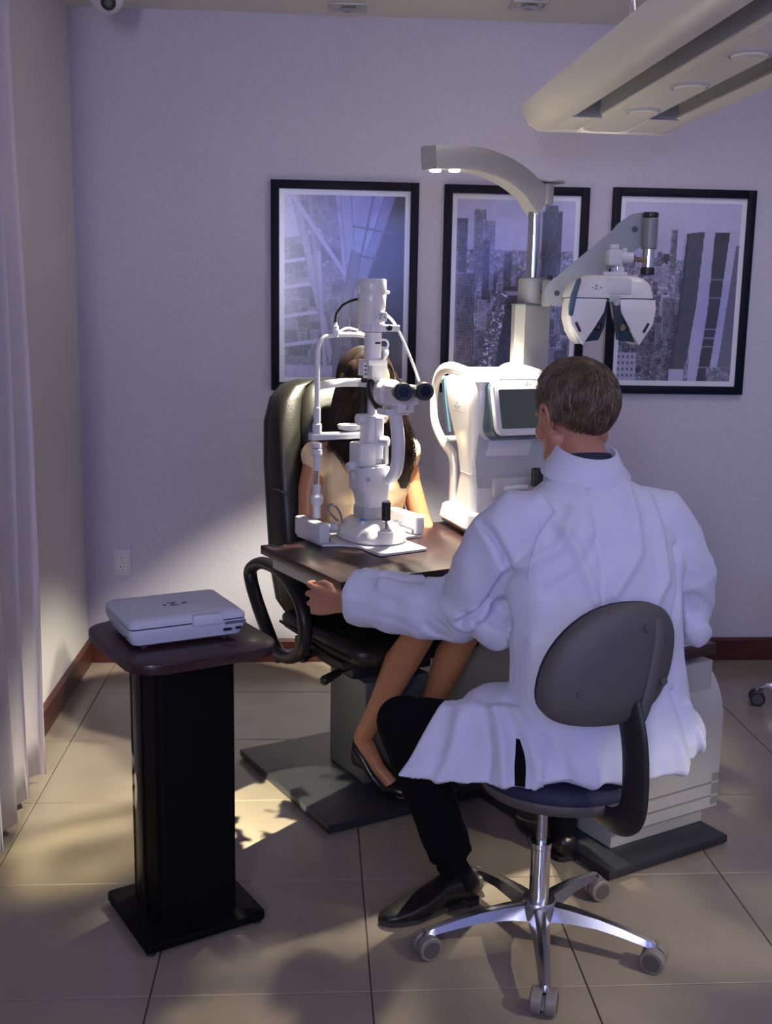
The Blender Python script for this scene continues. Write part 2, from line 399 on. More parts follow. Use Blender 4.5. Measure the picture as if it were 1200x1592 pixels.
# ------------------------------------------------------------ wall and ceiling bits
def outlet():
    t = empty('wall_outlet', (-.828, YB, .447), 0, 'white double wall outlet low on the lavender back wall', 'outlet')
    obj('cover_plate', MB().box((0, -.004, 0), (.072, .008, .116), bev=.003), WHITE2, t)
    for dz in (.021, -.021):
        s_ = obj('socket', MB().prism(rrect(.036, .030, .012), 0, .004, Matrix.Translation((0, -.008, dz)) @ Matrix.Rotation(PI / 2, 4, 'X')), WHITE, t)
        h = MB()
        for dx, hh in ((-.007, .010), (.007, .008)): h.box((dx, -.0122, dz + .004), (.0022, .0006, hh))
        h.cyl((0, -.0118, dz - .008), (0, -.0125, dz - .008), .0026, n=10)
        obj('slot', h, DARK, s_)
    obj('screw', MB().cyl((0, -.008, 0), (0, -.0095, 0), .0026, n=10), ALU, t)
outlet()
def camera_dome():
    t = empty('security_camera', (-.752, 4.22, ZC), 0, 'small white security camera under the ceiling in the upper left corner', 'security camera')
    obj('mount', MB().lathe([(.040, 0), (.055, -.004), (.055, -.028), (.046, -.036)]), WHITE2, t)
    obj('ball', MB().ell((0, 0, -.062), (.046, .046, .040), n=24, m=14), WHITE2, t)
    d = Vector((.25, -.85, -.45)).normalized(); c = Vector((0, 0, -.062)) + d * .033
    obj('lens_ring', MB().cyl(c, c + d * .016, .022, .020, n=20), BLKPL, t)
    obj('lens', MB().ell(c + d * .014, (.012, .012, .012)), SCREEN, t)
camera_dome(); bpy.data.objects['security_camera'].scale = (1.3, 1.3, 1.3)
def downlight(x, y, label):
    t = empty('ceiling_spotlight', (x, y, ZC), 0, label, 'ceiling light', 'recessed ceiling spotlights')
    fr = MB()
    for dx, dy, w, h in ((0, .05, .15, .02), (0, -.05, .15, .02), (.065, 0, .02, .08), (-.065, 0, .02, .08)): fr.box((dx, dy, -.005), (w, h, .010), bev=.002)
    obj('frame', fr, SILVER, t)
    obj('lamp', MB().lathe([(.030, -.001), (.034, -.014), (.024, -.018), (.012, -.009)], n=20), ALU, t)
downlight(.81, 4.40, 'square recessed ceiling spotlight right of the middle, above the pole lamp')
downlight(.12, 4.52, 'recessed ceiling spotlight near the middle of the picture top')

# ------------------------------------------------------------ pendant light fixture
def pendant():
    t = empty('pendant_light', (.98, 3.86, 2.15), R(2.2), 'long cream pendant light frame with two slots hanging at upper right', 'pendant light')
    L = 2.3
    def strip(sec, y0, y1, name, m, par=t):
        n = len(sec); mb = MB(); mb.rings([[Vector((x, y, z)) for x, z in sec] for y in (y0, y1)]); return obj(name, mb, m, par, 35)
    def band(pts, th):
        up = []; P = [Vector((x, 0, z)) for x, z in pts]
        for i, p in enumerate(P):
            d = (P[min(i + 1, len(P) - 1)] - P[max(i - 1, 0)]).normalized(); up.append((p.x - d.z * th, p.z + d.x * th))
        return [(p.x, p.z) for p in P] + up[::-1]
    wing = [(-.165, .010), (-.19, .0), (-.225, .002), (-.258, .020), (-.280, .050), (-.288, .082)][::-1]
    strip(band(wing, .010), -L, 0, 'side_wing', FIXT)
    strip([(-x, z) for x, z in band(wing, .010)], -L, 0, 'side_wing', FIXT)
    # centre panel: raised spine with sloping flanks
    strip(band([(-.085, .03), (-.072, .004), (-.045, .0), (.0, .0), (.045, .0), (.072, .004), (.085, .03)], .010), -L, -.02, 'centre_panel', FIXT)
    # end and cross pieces (the slots are the openings between)
    for y in (-.16, -L + .16): obj('end_panel', MB().box((-.135, y + (.04 if y > -1 else -.04), .012), (.095, .27, .012), bev=.002), FIXT, t); obj('end_panel', MB().box((.133, y + (.04 if y > -1 else -.04), .012), (.095, .27, .012), bev=.002), FIXT, t)
    obj('end_cap', MB().prism([(-.288, .082), (-.258, .018), (-.225, .0), (-.19, -.002), (.19, -.002), (.225, .0), (.258, .018), (.288, .082), (.28, .088), (.22, .03), (-.22, .03), (-.28, .088)], -.012, 0, Matrix.Translation((0, 0, 0)) @ Matrix.Rotation(PI / 2, 4, 'X')), FIXT, t)
    # louvre housing above the slots
    for s_ in (-1, 1):
        obj('slot_housing', MB().box((s_ * .135, -L / 2, .075), (.085, L - .3, .09), bev=.004), WHITE2, t) if False else None
        h = MB()
        h.box((s_ * .176, -L / 2, .055), (.006, L - .5, .08)); h.box((s_ * .084, -L / 2, .055), (.006, L - .5, .08))
        h.box((s_ * .13, -.252, .055), (.10, .008, .10))
        obj('slot_wall', h, SHGREY, t)
        obj('slot_cover', MB().box((s_ * .130, -L / 2, .098), (.10, L - .48, .004)), SHGREY, t)
    for y in np.arange(-.45, -L + .3, -.30):
        obj('cross_bar', MB().box((0, y, .075), (.34, .04, .02), bev=.003), GREYM, t)
    for y in (-.42, -.80, -1.18, -1.56, -1.94):
        d = obj('spot_lens', MB().lathe([(.044, 0), (.044, -.006), (.038, -.010), (.028, -.007), (.010, -.006)], (.0, y, .0), 24), FIXT, t)
        obj('lens_ring', MB().lathe([(.053, .002), (.055, -.004), (.047, -.006), (.046, .002)], (.0, y, .0), 24), WHITE2, d)
    for x, y in ((-.02, -.30), (-.02, -1.9), (.1, -.6)):
        obj('suspension_wire', MB().cyl((x, y, .01), (x, y, ZC - 2.15), .0014, n=6), GREYM, t)
    obj('power_cable', MB().tube(smoothcurve([(.03, -.5, .02), (.0, -.46, .12), (-.035, -.42, .25), (-.05, -.40, .40), (-.05, -.40, ZC - 2.15)]), .004, 8), WHITE2, t)
pendant()

# ------------------------------------------------------------ framed city prints
def s2l(a): return np.where(a <= .04045, a / 12.92, ((a + .055) / 1.055) ** 2.4)
def noise2(h, w, sc, seed, aniso=1.0):
    r_ = np.random.default_rng(seed); gh, gw = int(h / sc) + 3, int(w / (sc * aniso)) + 3
    g_ = r_.random((gh, gw)); y = np.arange(h) / sc; x = np.arange(w) / (sc * aniso)
    yi = y.astype(int); xi = x.astype(int); fy = (y - yi)[:, None]; fx = (x - xi)[None]
    fy = fy * fy * (3 - 2 * fy); fx = fx * fx * (3 - 2 * fx)
    a = g_[yi][:, xi]; b = g_[yi][:, xi + 1]; c = g_[yi + 1][:, xi]; d = g_[yi + 1][:, xi + 1]
    return (a * (1 - fx) + b * fx) * (1 - fy) + (c * (1 - fx) + d * fx) * fy
def paint(kind, w=176, h=252):
    r_ = np.random.default_rng(100 + kind); V_, U_ = np.mgrid[0:h, 0:w]; u = U_ / w; v = V_ / h
    lum = np.full((h, w), .55); blue = np.full((h, w), .25)
    nz = .6 * noise2(h, w, 2.2, kind * 9 + 1) + .4 * noise2(h, w, 4.5, kind * 9 + 5); nz2 = noise2(h, w, 9, kind * 9 + 2); fine = r_.random((h, w))
    def poly_mask(pts):
        m = np.zeros((h, w), bool); n = len(pts); x, y = u, v; j = n - 1
        for i in range(n):
            xi, yi = pts[i]; xj, yj = pts[j]
            c = ((yi > y) != (yj > y)) & (x < (xj - xi) * (y - yi) / (yj - yi + 1e-9) + xi); m ^= c; j = i
        return m
    def building(x0, x1, y0, y1, l, wf=.10, sx=4, sy=5, lean=0.0):
        m = poly_mask([(x0, y0), (x1, y0), (x1 + lean, y1), (x0 + lean, y1)])
        lum[m] = (l + (nz2 - .5) * .08)[m]
        win = ((U_ % sx) == 0) | ((V_ % sy) == 0)
        lum[m & win] -= wf; 
        edge = m & (np.abs(u - x0 - lean * (v - y0) / (y1 - y0 + 1e-6)) < .012); lum[edge] += .08
        rim = m & (np.abs(v - y0) < .006); lum[rim] += .12
        lum[m] += ((nz - .5) * .22)[m]
    if kind == 1:
        lum[:] = .34 + .34 * nz
        # city blocks at left
        for k in range(26):
            x0 = r_.uniform(-.05, .40); y0 = r_.uniform(.25, 1.0); building(x0, x0 + r_.uniform(.06, .2), y0, y0 + r_.uniform(.03, .12), r_.uniform(.28, .55), .1, 3, 3, .01)
        for y0 in (.22, .36, .50, .66, .82):
            m = (np.abs(v - y0 - .10 * u * (-1)) < .010) & (u < .30); lum[m] = .74
        m = (u < .12) & (v < .22); lum[m] = .72 + .06 * nz[m]
        deep = (u > .62 + .25 * (.75 - v)) ; lum[deep] = (.20 + .05 * nz2)[deep]
        sky = poly_mask([(.42, 0), (.88, 0), (.60, .62), (.52, .62)]); lum[sky] = (.62 + .1 * nz2)[sky]; blue[:] = .22 + .35 * np.clip(u * 1.2 - v * .3, 0, 1)
        def beam(x0, y0, x1, y1, wd_, l):
            d = np.array([x1 - x0, (y1 - y0)]); L_ = np.hypot(*d); t = ((u - x0) * d[0] + (v - y0) * d[1]) / L_ ** 2
            dist = np.abs((u - x0) * d[1] - (v - y0) * d[0]) / L_; m = (dist < wd_ * (1 - .3 * t)) & (t > 0) & (t < 1)
            lum[m] = (l + .06 * (nz - .5))[m]; e = m & (dist > wd_ * (1 - .3 * t) * .75); lum[e] -= .13
        beam(.08, -.02, .42, .98, .035, .66); beam(.20, -.02, .36, 1.0, .022, .60); beam(.04, -.02, .56, .48, .020, .74)
        beam(.50, -.02, .60, .75, .05, .66); beam(.88, -.02, .48, .80, .045, .58); beam(.74, -.02, .58, .5, .012, .45)
        beam(.60, .30, .40, 1.0, .05, .48); beam(.58, .55, .62, 1.05, .04, .36); beam(.28, .3, .34, .98, .02, .7)
        beam(.56, .16, .92, .20, .006, .38); beam(.60, .32, .80, .34, .006, .38)
        m = (v > .93) & (u < .4); lum[m] = .7 + .1 * (nz[m] - .5)
    elif kind == 2:
        lum[:] = .74 - .10 * v + .05 * (nz2 - .5)
        city = v > .27; lum[city] = (.56 + .5 * (nz - .5))[city]
        for k in range(150):
            y0 = .25 + .72 * (k / 150) ** .9 + r_.uniform(-.04, .02); x0 = r_.uniform(-.08, 1.0); sc_ = .025 + .08 * (y0 - .2)
            building(x0, x0 + sc_ * r_.uniform(.6, 1.4), y0, y0 + r_.uniform(.05, .20) * (.5 + y0), r_.uniform(.34, .62), .09, 3, 3)
        building(.0, .09, .10, .5, .40, .08); building(.14, .24, .05, .45, .52, .06); building(.22, .32, .11, .5, .55, .06); building(.22, .28, .22, .55, .33, .05)
        building(.40, .47, .28, .5, .35, .06); building(.0, .16, .40, .98, .44, .10, 4, 4); building(.19, .27, .55, .72, .62, .08)
        building(.72, .89, .055, .42, .30, .03, 6, 6); building(.74, .85, .02, .06, .34, .0)
        building(.36, .70, .55, 1.1, .24, .05, 5, 5); building(.40, .66, .47, .56, .27, .04); m = (np.abs(v - .51) < .012) & (u > .42) & (u < .64); lum[m] = .6
        st = np.abs(u - (.40 - .28 * (v - .5))) < .035 * (v > .5) * (1 + v); lum[st] = (.46 + .40 * (nz > .66) - .14 * (nz < .4))[st]
        blue[:] = .20 + .25 * np.exp(-((u - .25) ** 2 + (v - .38) ** 2) / .06)
    else:
        lum[:] = .74 - .06 * v + .03 * (nz2 - .5)
        hor = v > .30 + .03 * nz2; lum[hor] = (.58 + .55 * (nz - .5))[hor] 
        for k in range(170):
            y0 = .27 + .70 * (k / 170) + r_.uniform(-.03, .03); x0 = r_.uniform(-.06, .50); building(x0, x0 + r_.uniform(.02, .08) * (.5 + y0), y0, y0 + r_.uniform(.04, .15), r_.uniform(.36, .66), .10, 3, 3)
        dark = (v > .62) & (u < .55); lum[dark] = lum[dark] * .72 + .25 * (fine[dark] > .9)
        building(.40, .455, .145, .40, .46, .05); building(.36, .47, .52, .76, .46, .05)
        hz = (u > .62) & (v > .15) ; lum[hz] = (.70 + .03 * (nz2 - .5))[hz]
        m = poly_mask([(.54, .165), (.69, .155), (.66, .55), (.60, .90), (.53, 1.0), (.44, 1.0), (.50, .60)]); lum[m] = (.30 + .05 * nz2 + .04 * ((U_ % 3) == 0))[m]
        m = poly_mask([(.52, .17), (.56, .165), (.53, .6), (.47, 1.0), (.40, 1.0)]); lum[m] += -.06
        m = poly_mask([(.78, .155), (.91, .155), (.86, .60), (.80, 1.0), (.70, 1.0), (.76, .6)]); lum[m] = (.24 + .04 * nz2 + .03 * ((V_ % 4) == 0))[m]
        for y0 in (.42, .52, .70, .75, .80, .92): lum[m & (np.abs(v - y0) < .004)] = .52
        m = poly_mask([(.97, .23), (1.01, .23), (1.0, .9), (.93, 1.0), (.87, 1.0), (.92, .62)]); lum[m] = (.40 + .10 * ((V_ % 3) == 0))[m]
        m = poly_mask([(.86, 1.0), (.92, .68), (1.0, .80), (1.0, 1.0)]); lum[m] = (.42 + .1 * ((U_ + V_) % 4 == 0))[m]
        m = (u < .16) & (v > .84); lum[m] = .66; lum[m & ((U_ % 7) < 3) & ((V_ % 9) < 4)] = .35
        m = (v > .93) & (u > .45); lum[m & (u < .58)] = .7; lum[(v > .92) & (u > .78)] = (.5 + .4 * (nz - .5))[(v > .92) & (u > .78)]
        blue[:] = .14 + .2 * np.exp(-((u - .82) ** 2 + (v - .6) ** 2) / .05)
    lum = np.clip((lum - .5) * 1.25 + .53, .04, .97)
    rgb = np.stack([lum * (1.0 - .55 * blue), lum * (.97 - .48 * blue), np.clip(lum * (1.06 + .10 * blue), 0, 1)], -1)
    return s2l(np.clip(rgb, 0, 1))
def picture(x0, x1, z0, z1, kind, label, art=None):
    t = empty('framed_picture', ((x0 + x1) / 2, YB, (z0 + z1) / 2), 0, label, 'picture', 'framed city photographs on the back wall')
    W, H = x1 - x0, z1 - z0; fw = .034
    fr = MB()
    for dx, dz, a, b in ((-(W - fw) / 2, 0, fw, H), ((W - fw) / 2, 0, fw, H), (0, (H - fw) / 2, W - 2 * fw, fw), (0, -(H - fw) / 2, W - 2 * fw, fw)):
        fr.box((dx, -.014, dz), (a, .024, b), bev=.002)
    obj('frame', fr, FRAMEB, t)
    obj('mat_board', MB().box((0, -.006, 0), (W - fw, .008, H - fw)), MATTE, t)
    al, ar, at, ab = art or (.056, .056, .056, .056)
    pw, ph = W - al - ar, H - at - ab; w, h = 176, 252; col = paint(kind, w, h)
    cx = (al - ar) / 2; cz = (ab - at) / 2
    xs = cx - pw / 2 + pw * np.arange(w + 1) / w; zs = cz + ph / 2 - ph * np.arange(h + 1) / h
    X, Z = np.meshgrid(xs, zs); co = np.stack([X, np.full_like(X, -.0108), Z], -1).reshape(-1, 3)
    idx = np.arange((h + 1) * (w + 1)).reshape(h + 1, w + 1)
    q = np.stack([idx[:-1, :-1], idx[1:, :-1], idx[1:, 1:], idx[:-1, 1:]], -1).reshape(-1, 4)
    me = bpy.data.meshes.new('photo_print'); me.from_pydata(co.tolist(), [], q.tolist()); me.update()
    at_ = me.color_attributes.new('print', 'FLOAT_COLOR', 'CORNER')
    cc = np.repeat(np.concatenate([col.reshape(-1, 3), np.ones((w * h, 1))], 1), 4, 0); at_.data.foreach_set('color', cc.astype('f').ravel())
    finish(me, 'photo_print', PRINT, t)
    obj('glass_pane', MB().box((0, -.0145, 0), (W - 2 * fw + .004, .0012, H - 2 * fw + .004)), PANE, t)
picture(-.186, .424, 1.20, 2.058, 1, 'black framed bluish photograph of bridge girders above a city, leftmost picture')
picture(.530, 1.139, 1.20, 2.056, 2, 'black framed city skyline photograph behind the pole lamp, middle picture')
picture(1.239, 1.850, 1.205, 2.061, 3, 'black framed photograph of tall towers in haze, rightmost picture')

# ------------------------------------------------------------ exam unit (table frame: +X along the table, +Y away from the doctor)
TF = (.073, 2.91, 0); TA = R(27)
unit = empty('exam_unit', TF, TA, 'silver and dark wood eye exam unit with cabinet and lamp pole', 'exam table')
obj('base_plate', MB().prism([(.02, .10), (.57, .10), (.57, -.51), (1.03, -.51), (1.03, .76), (.02, .76)], .004, .030, bev=.004), PLATE, unit)
obj('tabletop', MB().prism([(0, 0), (1.02, 0), (1.02, .62), (.62, .62), (.62, .535), (0, .535)], .772, .80, bev=.002), WOOD, unit)
ap = MB()
ap.box((.50, .030, .752), (.93, .012, .04)); ap.box((.030, .27, .752), (.012, .45, .04)); ap.box((.99, .3, .752), (.012, .56, .04)); ap.box((.50, .50, .752), (.93, .012, .04))
obj('apron', ap, SILVER, unit)
obj('grommet', MB().lathe([(.020, .799), (.022, .802), (.014, .8025), (.013, .800)], (.048, .50, 0), 20, sx=1.1), BLKPL, unit)
# under-table slide rail & bracket
obj('slide_rail', MB().box((.30, .12, .722), (.34, .06, .022), bev=.004).box((.36, .12, .742), (.06, .05, .03)), BLKPL, unit)
# cabinet
obj('cabinet_body', MB().box((.845, .10, .285), (.365, 1.02, .51), bev=.004), SILVER, unit)
# waterfall front panel
r_ = .20; sec = [(-.435, .085), (-.435, .355)]
for k in range(1, 13):
    a = R(90 * k / 12); sec.append((-.435 + r_ * (1 - math.cos(a)), .355 + r_ * math.sin(a)))
sec.append((-.10, .555))
def thick(sec, th):
    P = [Vector((a, b)) for a, b in sec]; o = []
    for i, p in enumerate(P):
        d = (P[min(i + 1, len(P) - 1)] - P[max(i - 1, 0)]).normalized(); o.append((p.x + d.y * th, p.y - d.x * th))
    return [(p.x, p.y) for p in P] + o[::-1]
ring = thick(sec, .014)
# keep two louvre slots open: build the lower flat part as strips
def panel(x0, x1, sec2): return [[Vector((x, y, z)) for y, z in sec2] for x in (x0, x1)]
upper = thick([(-.435, .185)] + sec[1:], .014)
pb_ = MB(); pb_.rings(panel(.655, 1.06, upper))
for z0, z1 in ((.085, .118), (.124, .160), (.166, .185)): pb_.box((.8575, -.428, (z0 + z1) / 2), (.405, .014, z1 - z0))
for x0, x1 in ((.655, .715), (1.03, 1.06)): pb_.box(((x0 + x1) / 2, -.428, .142), (x1 - x0, .014, .10))
obj('front_panel', pb_, SILVER, unit, 30)
obj('slot', MB().box((.87, -.4195, .142), (.34, .004, .06)), DARK, unit)
obj('cabinet_top', MB().box((.835, .05, .575), (.39, .93, .036), bev=.003), WOOD, unit)
obj('support_column', MB().box((.86, .40, .68), (.20, .16, .19), bev=.006), GREYM, unit)
# chair column bolted on the plate belongs to the unit
obj('mast', MB().prism([(1.020, .60), (1.038, .565), (1.150, .565), (1.172, .60), (1.150, .645), (1.038, .645)], .03, 1.565, bev=.003), SILVER, unit, 25)
obj('mast_foot', MB().box((1.06, .62, .018), (.26, .24, .030), bev=.004), PLATE, unit)
obj('mast_cap', MB().prism([(1.018, .60), (1.036, .562), (1.152, .562), (1.175, .60), (1.152, .648), (1.036, .648)], 1.565, 1.569), GREYM, unit, 25)
MP = (1.094, .605)
cl = obj('collar', MB().cyl((*MP, 1.569), (*MP, 1.662), .050, n=28, bev=.004), GREYM, unit)
obj('set_screw', MB().cyl((MP[0] + .004, MP[1] - .046, 1.612), (MP[0] + .005, MP[1] - .052, 1.612), .004, n=10), DARK, cl)
obj('chrome_post', MB().cyl((*MP, 1.662), (*MP, 1.93), .0225, n=28), CHROME, unit)
# lamp arm
def lamp_arm():
    # from the post outwards over the table: bowed bar
    P0 = Vector((1.114, .605, 1.922)); P3 = Vector((.575, .50, 2.020))
    pts = smoothcurve([P0, Vector((1.02, .60, 1.985)), Vector((.90, .575, 2.022)), Vector((.75, .54, 2.035)), P3], 6)
    hts = np.interp(np.linspace(0, 1, len(pts)), [0, .15, 1], [.054, .042, .036])
    rings = []
    for i, p in enumerate(pts):
        t = (pts[min(i + 1, len(pts) - 1)] - pts[max(i - 1, 0)]).normalized(); side = t.cross(Vector((0, 0, 1))).normalized(); up = side.cross(t)
        hh = hts[i]; ww = .034
        rings.append([p + side * (ww * a) + up * (hh * b) for a, b in ((-.9, -1), (.9, -1), (1, -.85), (1, .85), (.9, 1), (-.9, 1), (-1, .85), (-1, -.85))])
    arm = obj('lamp_arm', MB().rings(rings), SILVER, unit, 35)
    obj('arm_joint', MB().box((1.128, .60, 1.95), (.03, .075, .07), bev=.004), SILVER, arm)
    obj('top_disc', MB().cyl((1.15, .60, 1.992), (1.15, .60, 1.998), .055, n=24), SILVER, arm)
    for k, (x, y) in enumerate(((.606, .506), (.690, .522))):
        obj('lamp_lens', MB().cyl((x, y, 1.990 + .008 * k), (x, y, 1.980 + .008 * k), .018, n=20), LAMPE, arm)
        w = Matrix.Translation(TF) @ Matrix.Rotation(TA, 4, 'Z') @ Vector((x, y, 1.972))
        tgt = Matrix.Translation(TF) @ Matrix.Rotation(TA, 4, 'Z') @ Vector((x - .16, y + .22, 0))
        spot('exam_lamp', w, tgt, 185, (1.0, .91, .70), 76, .35, .018)
lamp_arm()
# phoropter arm from collar to the far pivot
def refr_arm():
    m = Matrix.Translation(TF) @ Matrix.Rotation(TA, 4, 'Z'); inv = m.inverted()
    A = inv @ Vector((.843, 3.85, 1.607)); B = inv @ Vector((1.128, 3.80, 1.855))
    d = (B - A).normalized(); side = d.cross(Vector((0, 0, 1))).normalized(); up = side.cross(d)
    poly = []
    n = 10
    L_ = (B - A).length
    out = []
    def pt(s_, h): return A + d * s_ + up * h
    prof = []
    for k in range(n + 1):
        a = R(90 + 180 * k / n); prof.append((.045 * math.cos(a), .045 * math.sin(a)))
    lower = [(L_ * .62, -.052), (L_ * .86, -.060), (L_ + .02, -.045)]
    upper_ = [(L_ + .02, .022), (L_ * .93, .048), (L_ * .80, .052), (L_ * .74, .047)]
    out = prof + lower + upper_
    rings = [[pt(s_, h) + side * w for s_, h in out] for w in (-.022, -.018, .018, .022)]
    # chamfer outermost rings a little
    arm = obj('swing_arm', MB().rings(rings), GREYM, unit, 35)
    for s_, h, r0_ in ((.0, 0, .010), (L_ * .88, .0, .010), (L_ * .72, -.030, .013)):
        c = pt(s_, h); fr = -side if (m.to_3x3() @ side).y > 0 else side
        obj('pivot_bolt', MB().cyl(c + fr * .018, c + fr * .0255, r0_, n=18), BLKPL if r0_ < .012 else GREYM, arm)
    c = inv @ Vector((.822, 3.875, 1.607))
    obj('knuckle', MB().box(c, (.035, .05, .095), rot=(0, 0, 0), bev=.008), GREYM, arm)
    obj('lock_screw', MB().cyl(c + Vector((0, 0, .045)), c + Vector((0, 0, .062)), .009, n=12), BLKPL, arm)
    # vertical pivot at the far end
    q = inv @ Vector((1.135, 3.76, 0))
    v = lambda z: Vector((q.x, q.y, z))
    obj('pivot_sleeve', MB().cyl(v(1.758), v(1.862), .027, n=24, bev=.003), GREYM, arm)
    obj('pivot_knob', MB().cyl(v(1.862), v(1.880), .027, n=18, bev=.003), BLKPL, arm)
    obj('pivot_rod', MB().cyl(v(1.69), v(1.762), .020, n=24), CHROME, arm)
    obj('pivot_cap', MB().cyl(v(1.672), v(1.698), .024, n=16, bev=.004), BLKPL, arm)
refr_arm()
# keypad on the cabinet top
kp = empty('keypad', (.073 + .9 * .891 - (-.36) * .454, 2.91 + .9 * .454 + (-.36) * .891, .593), TA, 'pale flat keypad lying on the low cabinet top behind the stool', 'keypad')
obj('case', MB().box((0, 0, .006), (.15, .09, .012), bev=.003), WHITE2, kp)
for i in range(4):
    for j in range(2): obj('key', MB().box((-.05 + i * .033, -.018 + j * .036, .0135), (.024, .024, .004), bev=.001), mat('key_blue', (.35, .40, .55), .4) if (i + j) % 2 else WHITE, kp)

# ------------------------------------------------------------ patient chair (table-frame placement)
def tw(a, b, z=0): return Matrix.Translation(TF) @ Matrix.Rotation(TA, 4, 'Z') @ Vector((a, b, z))
def child_frame(name, a, b, z, rz, label, cat, group=None): return empty(name, tw(a, b, z), TA + rz, label, cat, group)
def chair():
    t = child_frame('patient_chair', .425, .50, .03, 0, 'black leather patient chair with loop armrests on a grey column', 'chair')
    g_ = -.03
    obj('column', MB().box((-.047, -.075, .17), (.24, .24, .34), bev=.004), mat('column_grey', (.13, .14, .15), .35, metal=.4), t)
    for x, z in ((-.12, .27), (-.12, .10)): obj('screw', MB().cyl((x, -.193, z), (x, -.197, z), .006, n=10), CHROME, t)
    obj('mechanism', MB().box((-.04, -.02, .365), (.30, .26, .05), bev=.008).box((-.04, 0, .40), (.40, .34, .025), bev=.004), BLKPL, t)
    lv = obj('lever', MB().tube([(-.12, -.10, .375), (-.20, -.13, .375), (-.24, -.14, .372)], .008, 10), BLKPL, t)
    obj('lever_grip', MB().tube([(-.235, -.14, .372), (-.30, -.17, .366)], [.012, .016], 12, round_=True), BLKPL, lv)
    obj('lever', MB().tube([(-.14, .05, .385), (-.24, .04, .378), (-.27, .03, .372)], .007, 8).ell((-.275, .028, .372), (.018, .014, .010)), BLKPL, t)
    # seat cushion: rounded, thick front
    m = MB(); rings = []
    for y, w, zt, zb in ((-.27, .20, .455, .425), (-.255, .235, .478, .41), (-.20, .25, .492, .405), (-.08, .255, .485, .405), (.10, .255, .480, .405), (.24, .25, .480, .405), (.27, .24, .47, .415)):
        ring = []
        for k in range(28):
            a = 2 * PI * k / 28; c, s_ = math.cos(a), math.sin(a); p = .45
            ring.append(Vector((math.copysign(abs(c) ** p, c) * w, y, (zt + zb) / 2 + math.copysign(abs(s_) ** .7, s_) * (zt - zb) / 2 + (.010 * (abs(c) > .7) if s_ > 0 else 0))))
        rings.append(ring)
    seat = obj('seat', m.rings(rings), LEATHER, t, 60)
    for y in (-.10, .04):
        obj('seam', MB().tube(smoothcurve([(-.245, y, .478), (-.15, y + .012, .494), (0, y + .016, .493), (.15, y + .012, .494), (.245, y, .478)], 5), .0035, 6), LEATHER, seat)
    obj('piping', MB().tube([(-.250, -.24, .448), (-.258, -.1, .446), (-.260, .1, .444), (-.256, .25, .444)], .005, 8), LEATHER, seat)
    # backrest
    def brings(wl, wr, yo, grow=0):
        rings = []
        for z, hw, yy, th in ((.44, .20, .285, .045), (.50, .235, .30, .065), (.62, .25, .315, .075), (.80, .253, .335, .070), (.98, .250, .365, .068), (1.12, .236, .395, .062), (1.20, .205, .415, .052), (1.245, .16, .425, .040), (1.262, .10, .428, .022)):
            x0, x1 = max(-hw, wl * hw / .25), min(hw, wr * hw / .25); cx = (x0 + x1) / 2; w = (x1 - x0) / 2 + grow; ring = []
            for k in range(24):
                a = 2 * PI * k / 24; c, s_ = math.cos(a), math.sin(a)
                ring.append(Vector((cx + math.copysign(abs(c) ** .5, c) * w, yy + yo + math.copysign(abs(s_) ** .8, s_) * th, z)))
            rings.append(ring)
        return rings
    obj('backrest', MB().rings(brings(-.25, .25, .02)), LEATHER, t, 60)
    obj('back_cushion', MB().rings(brings(-.145, .145, -.022)), LEATHER, t, 60)
    for s_ in (-1, 1): obj('side_bolster', MB().rings(brings(-.252 if s_ < 0 else .148, -.148 if s_ < 0 else .252, -.028)), LEATHER, t, 60)
    for z, yy in ((.62, .23), (.86, .245)):
        obj('seam', MB().tube(smoothcurve([(-.262, yy + .06, z - .005 + (.05 if z > .8 else 0)), (-.24, yy + .0, z + (.03 if z > .8 else 0)), (-.20, yy - .015, z), (-.155, yy + .0, z - .02)], 4), .003, 6), LEATHER, t)
    # armrests: closed loops
    for s_ in (-1, 1):
        x = s_ * .335
        p = smoothcurve([(x - s_ * .01, .17, .40), (x, .25, .50), (x, .315, .58), (x, .315, .625), (x, .22, .665), (x, .08, .665), (x, -.04, .62), (x, -.10, .54), (x, -.085, .455), (x, -.01, .400), (x, .08, .385), (x - s_ * .01, .17, .40)], 5)
        rad = [((.030 if 12 < i < 42 else .024), (.017 if i < 12 or i > 42 else .021)) for i in range(len(p))]
        # wide side faces across
        ar = obj('armrest', MB().tube(p, [(.021, .024)] * len(p), 14, up=(1, 0, 0), cap=True), BLKPL, t, 60)
        obj('arm_bracket', MB().box((x - s_ * .07, .06, .387), (.16, .07, .014), bev=.004), BLKPL, ar)
        obj('bolt', MB().cyl((x, .10, .372), (x, .10, .352), .012, n=10), BLKPL, ar)
chair()

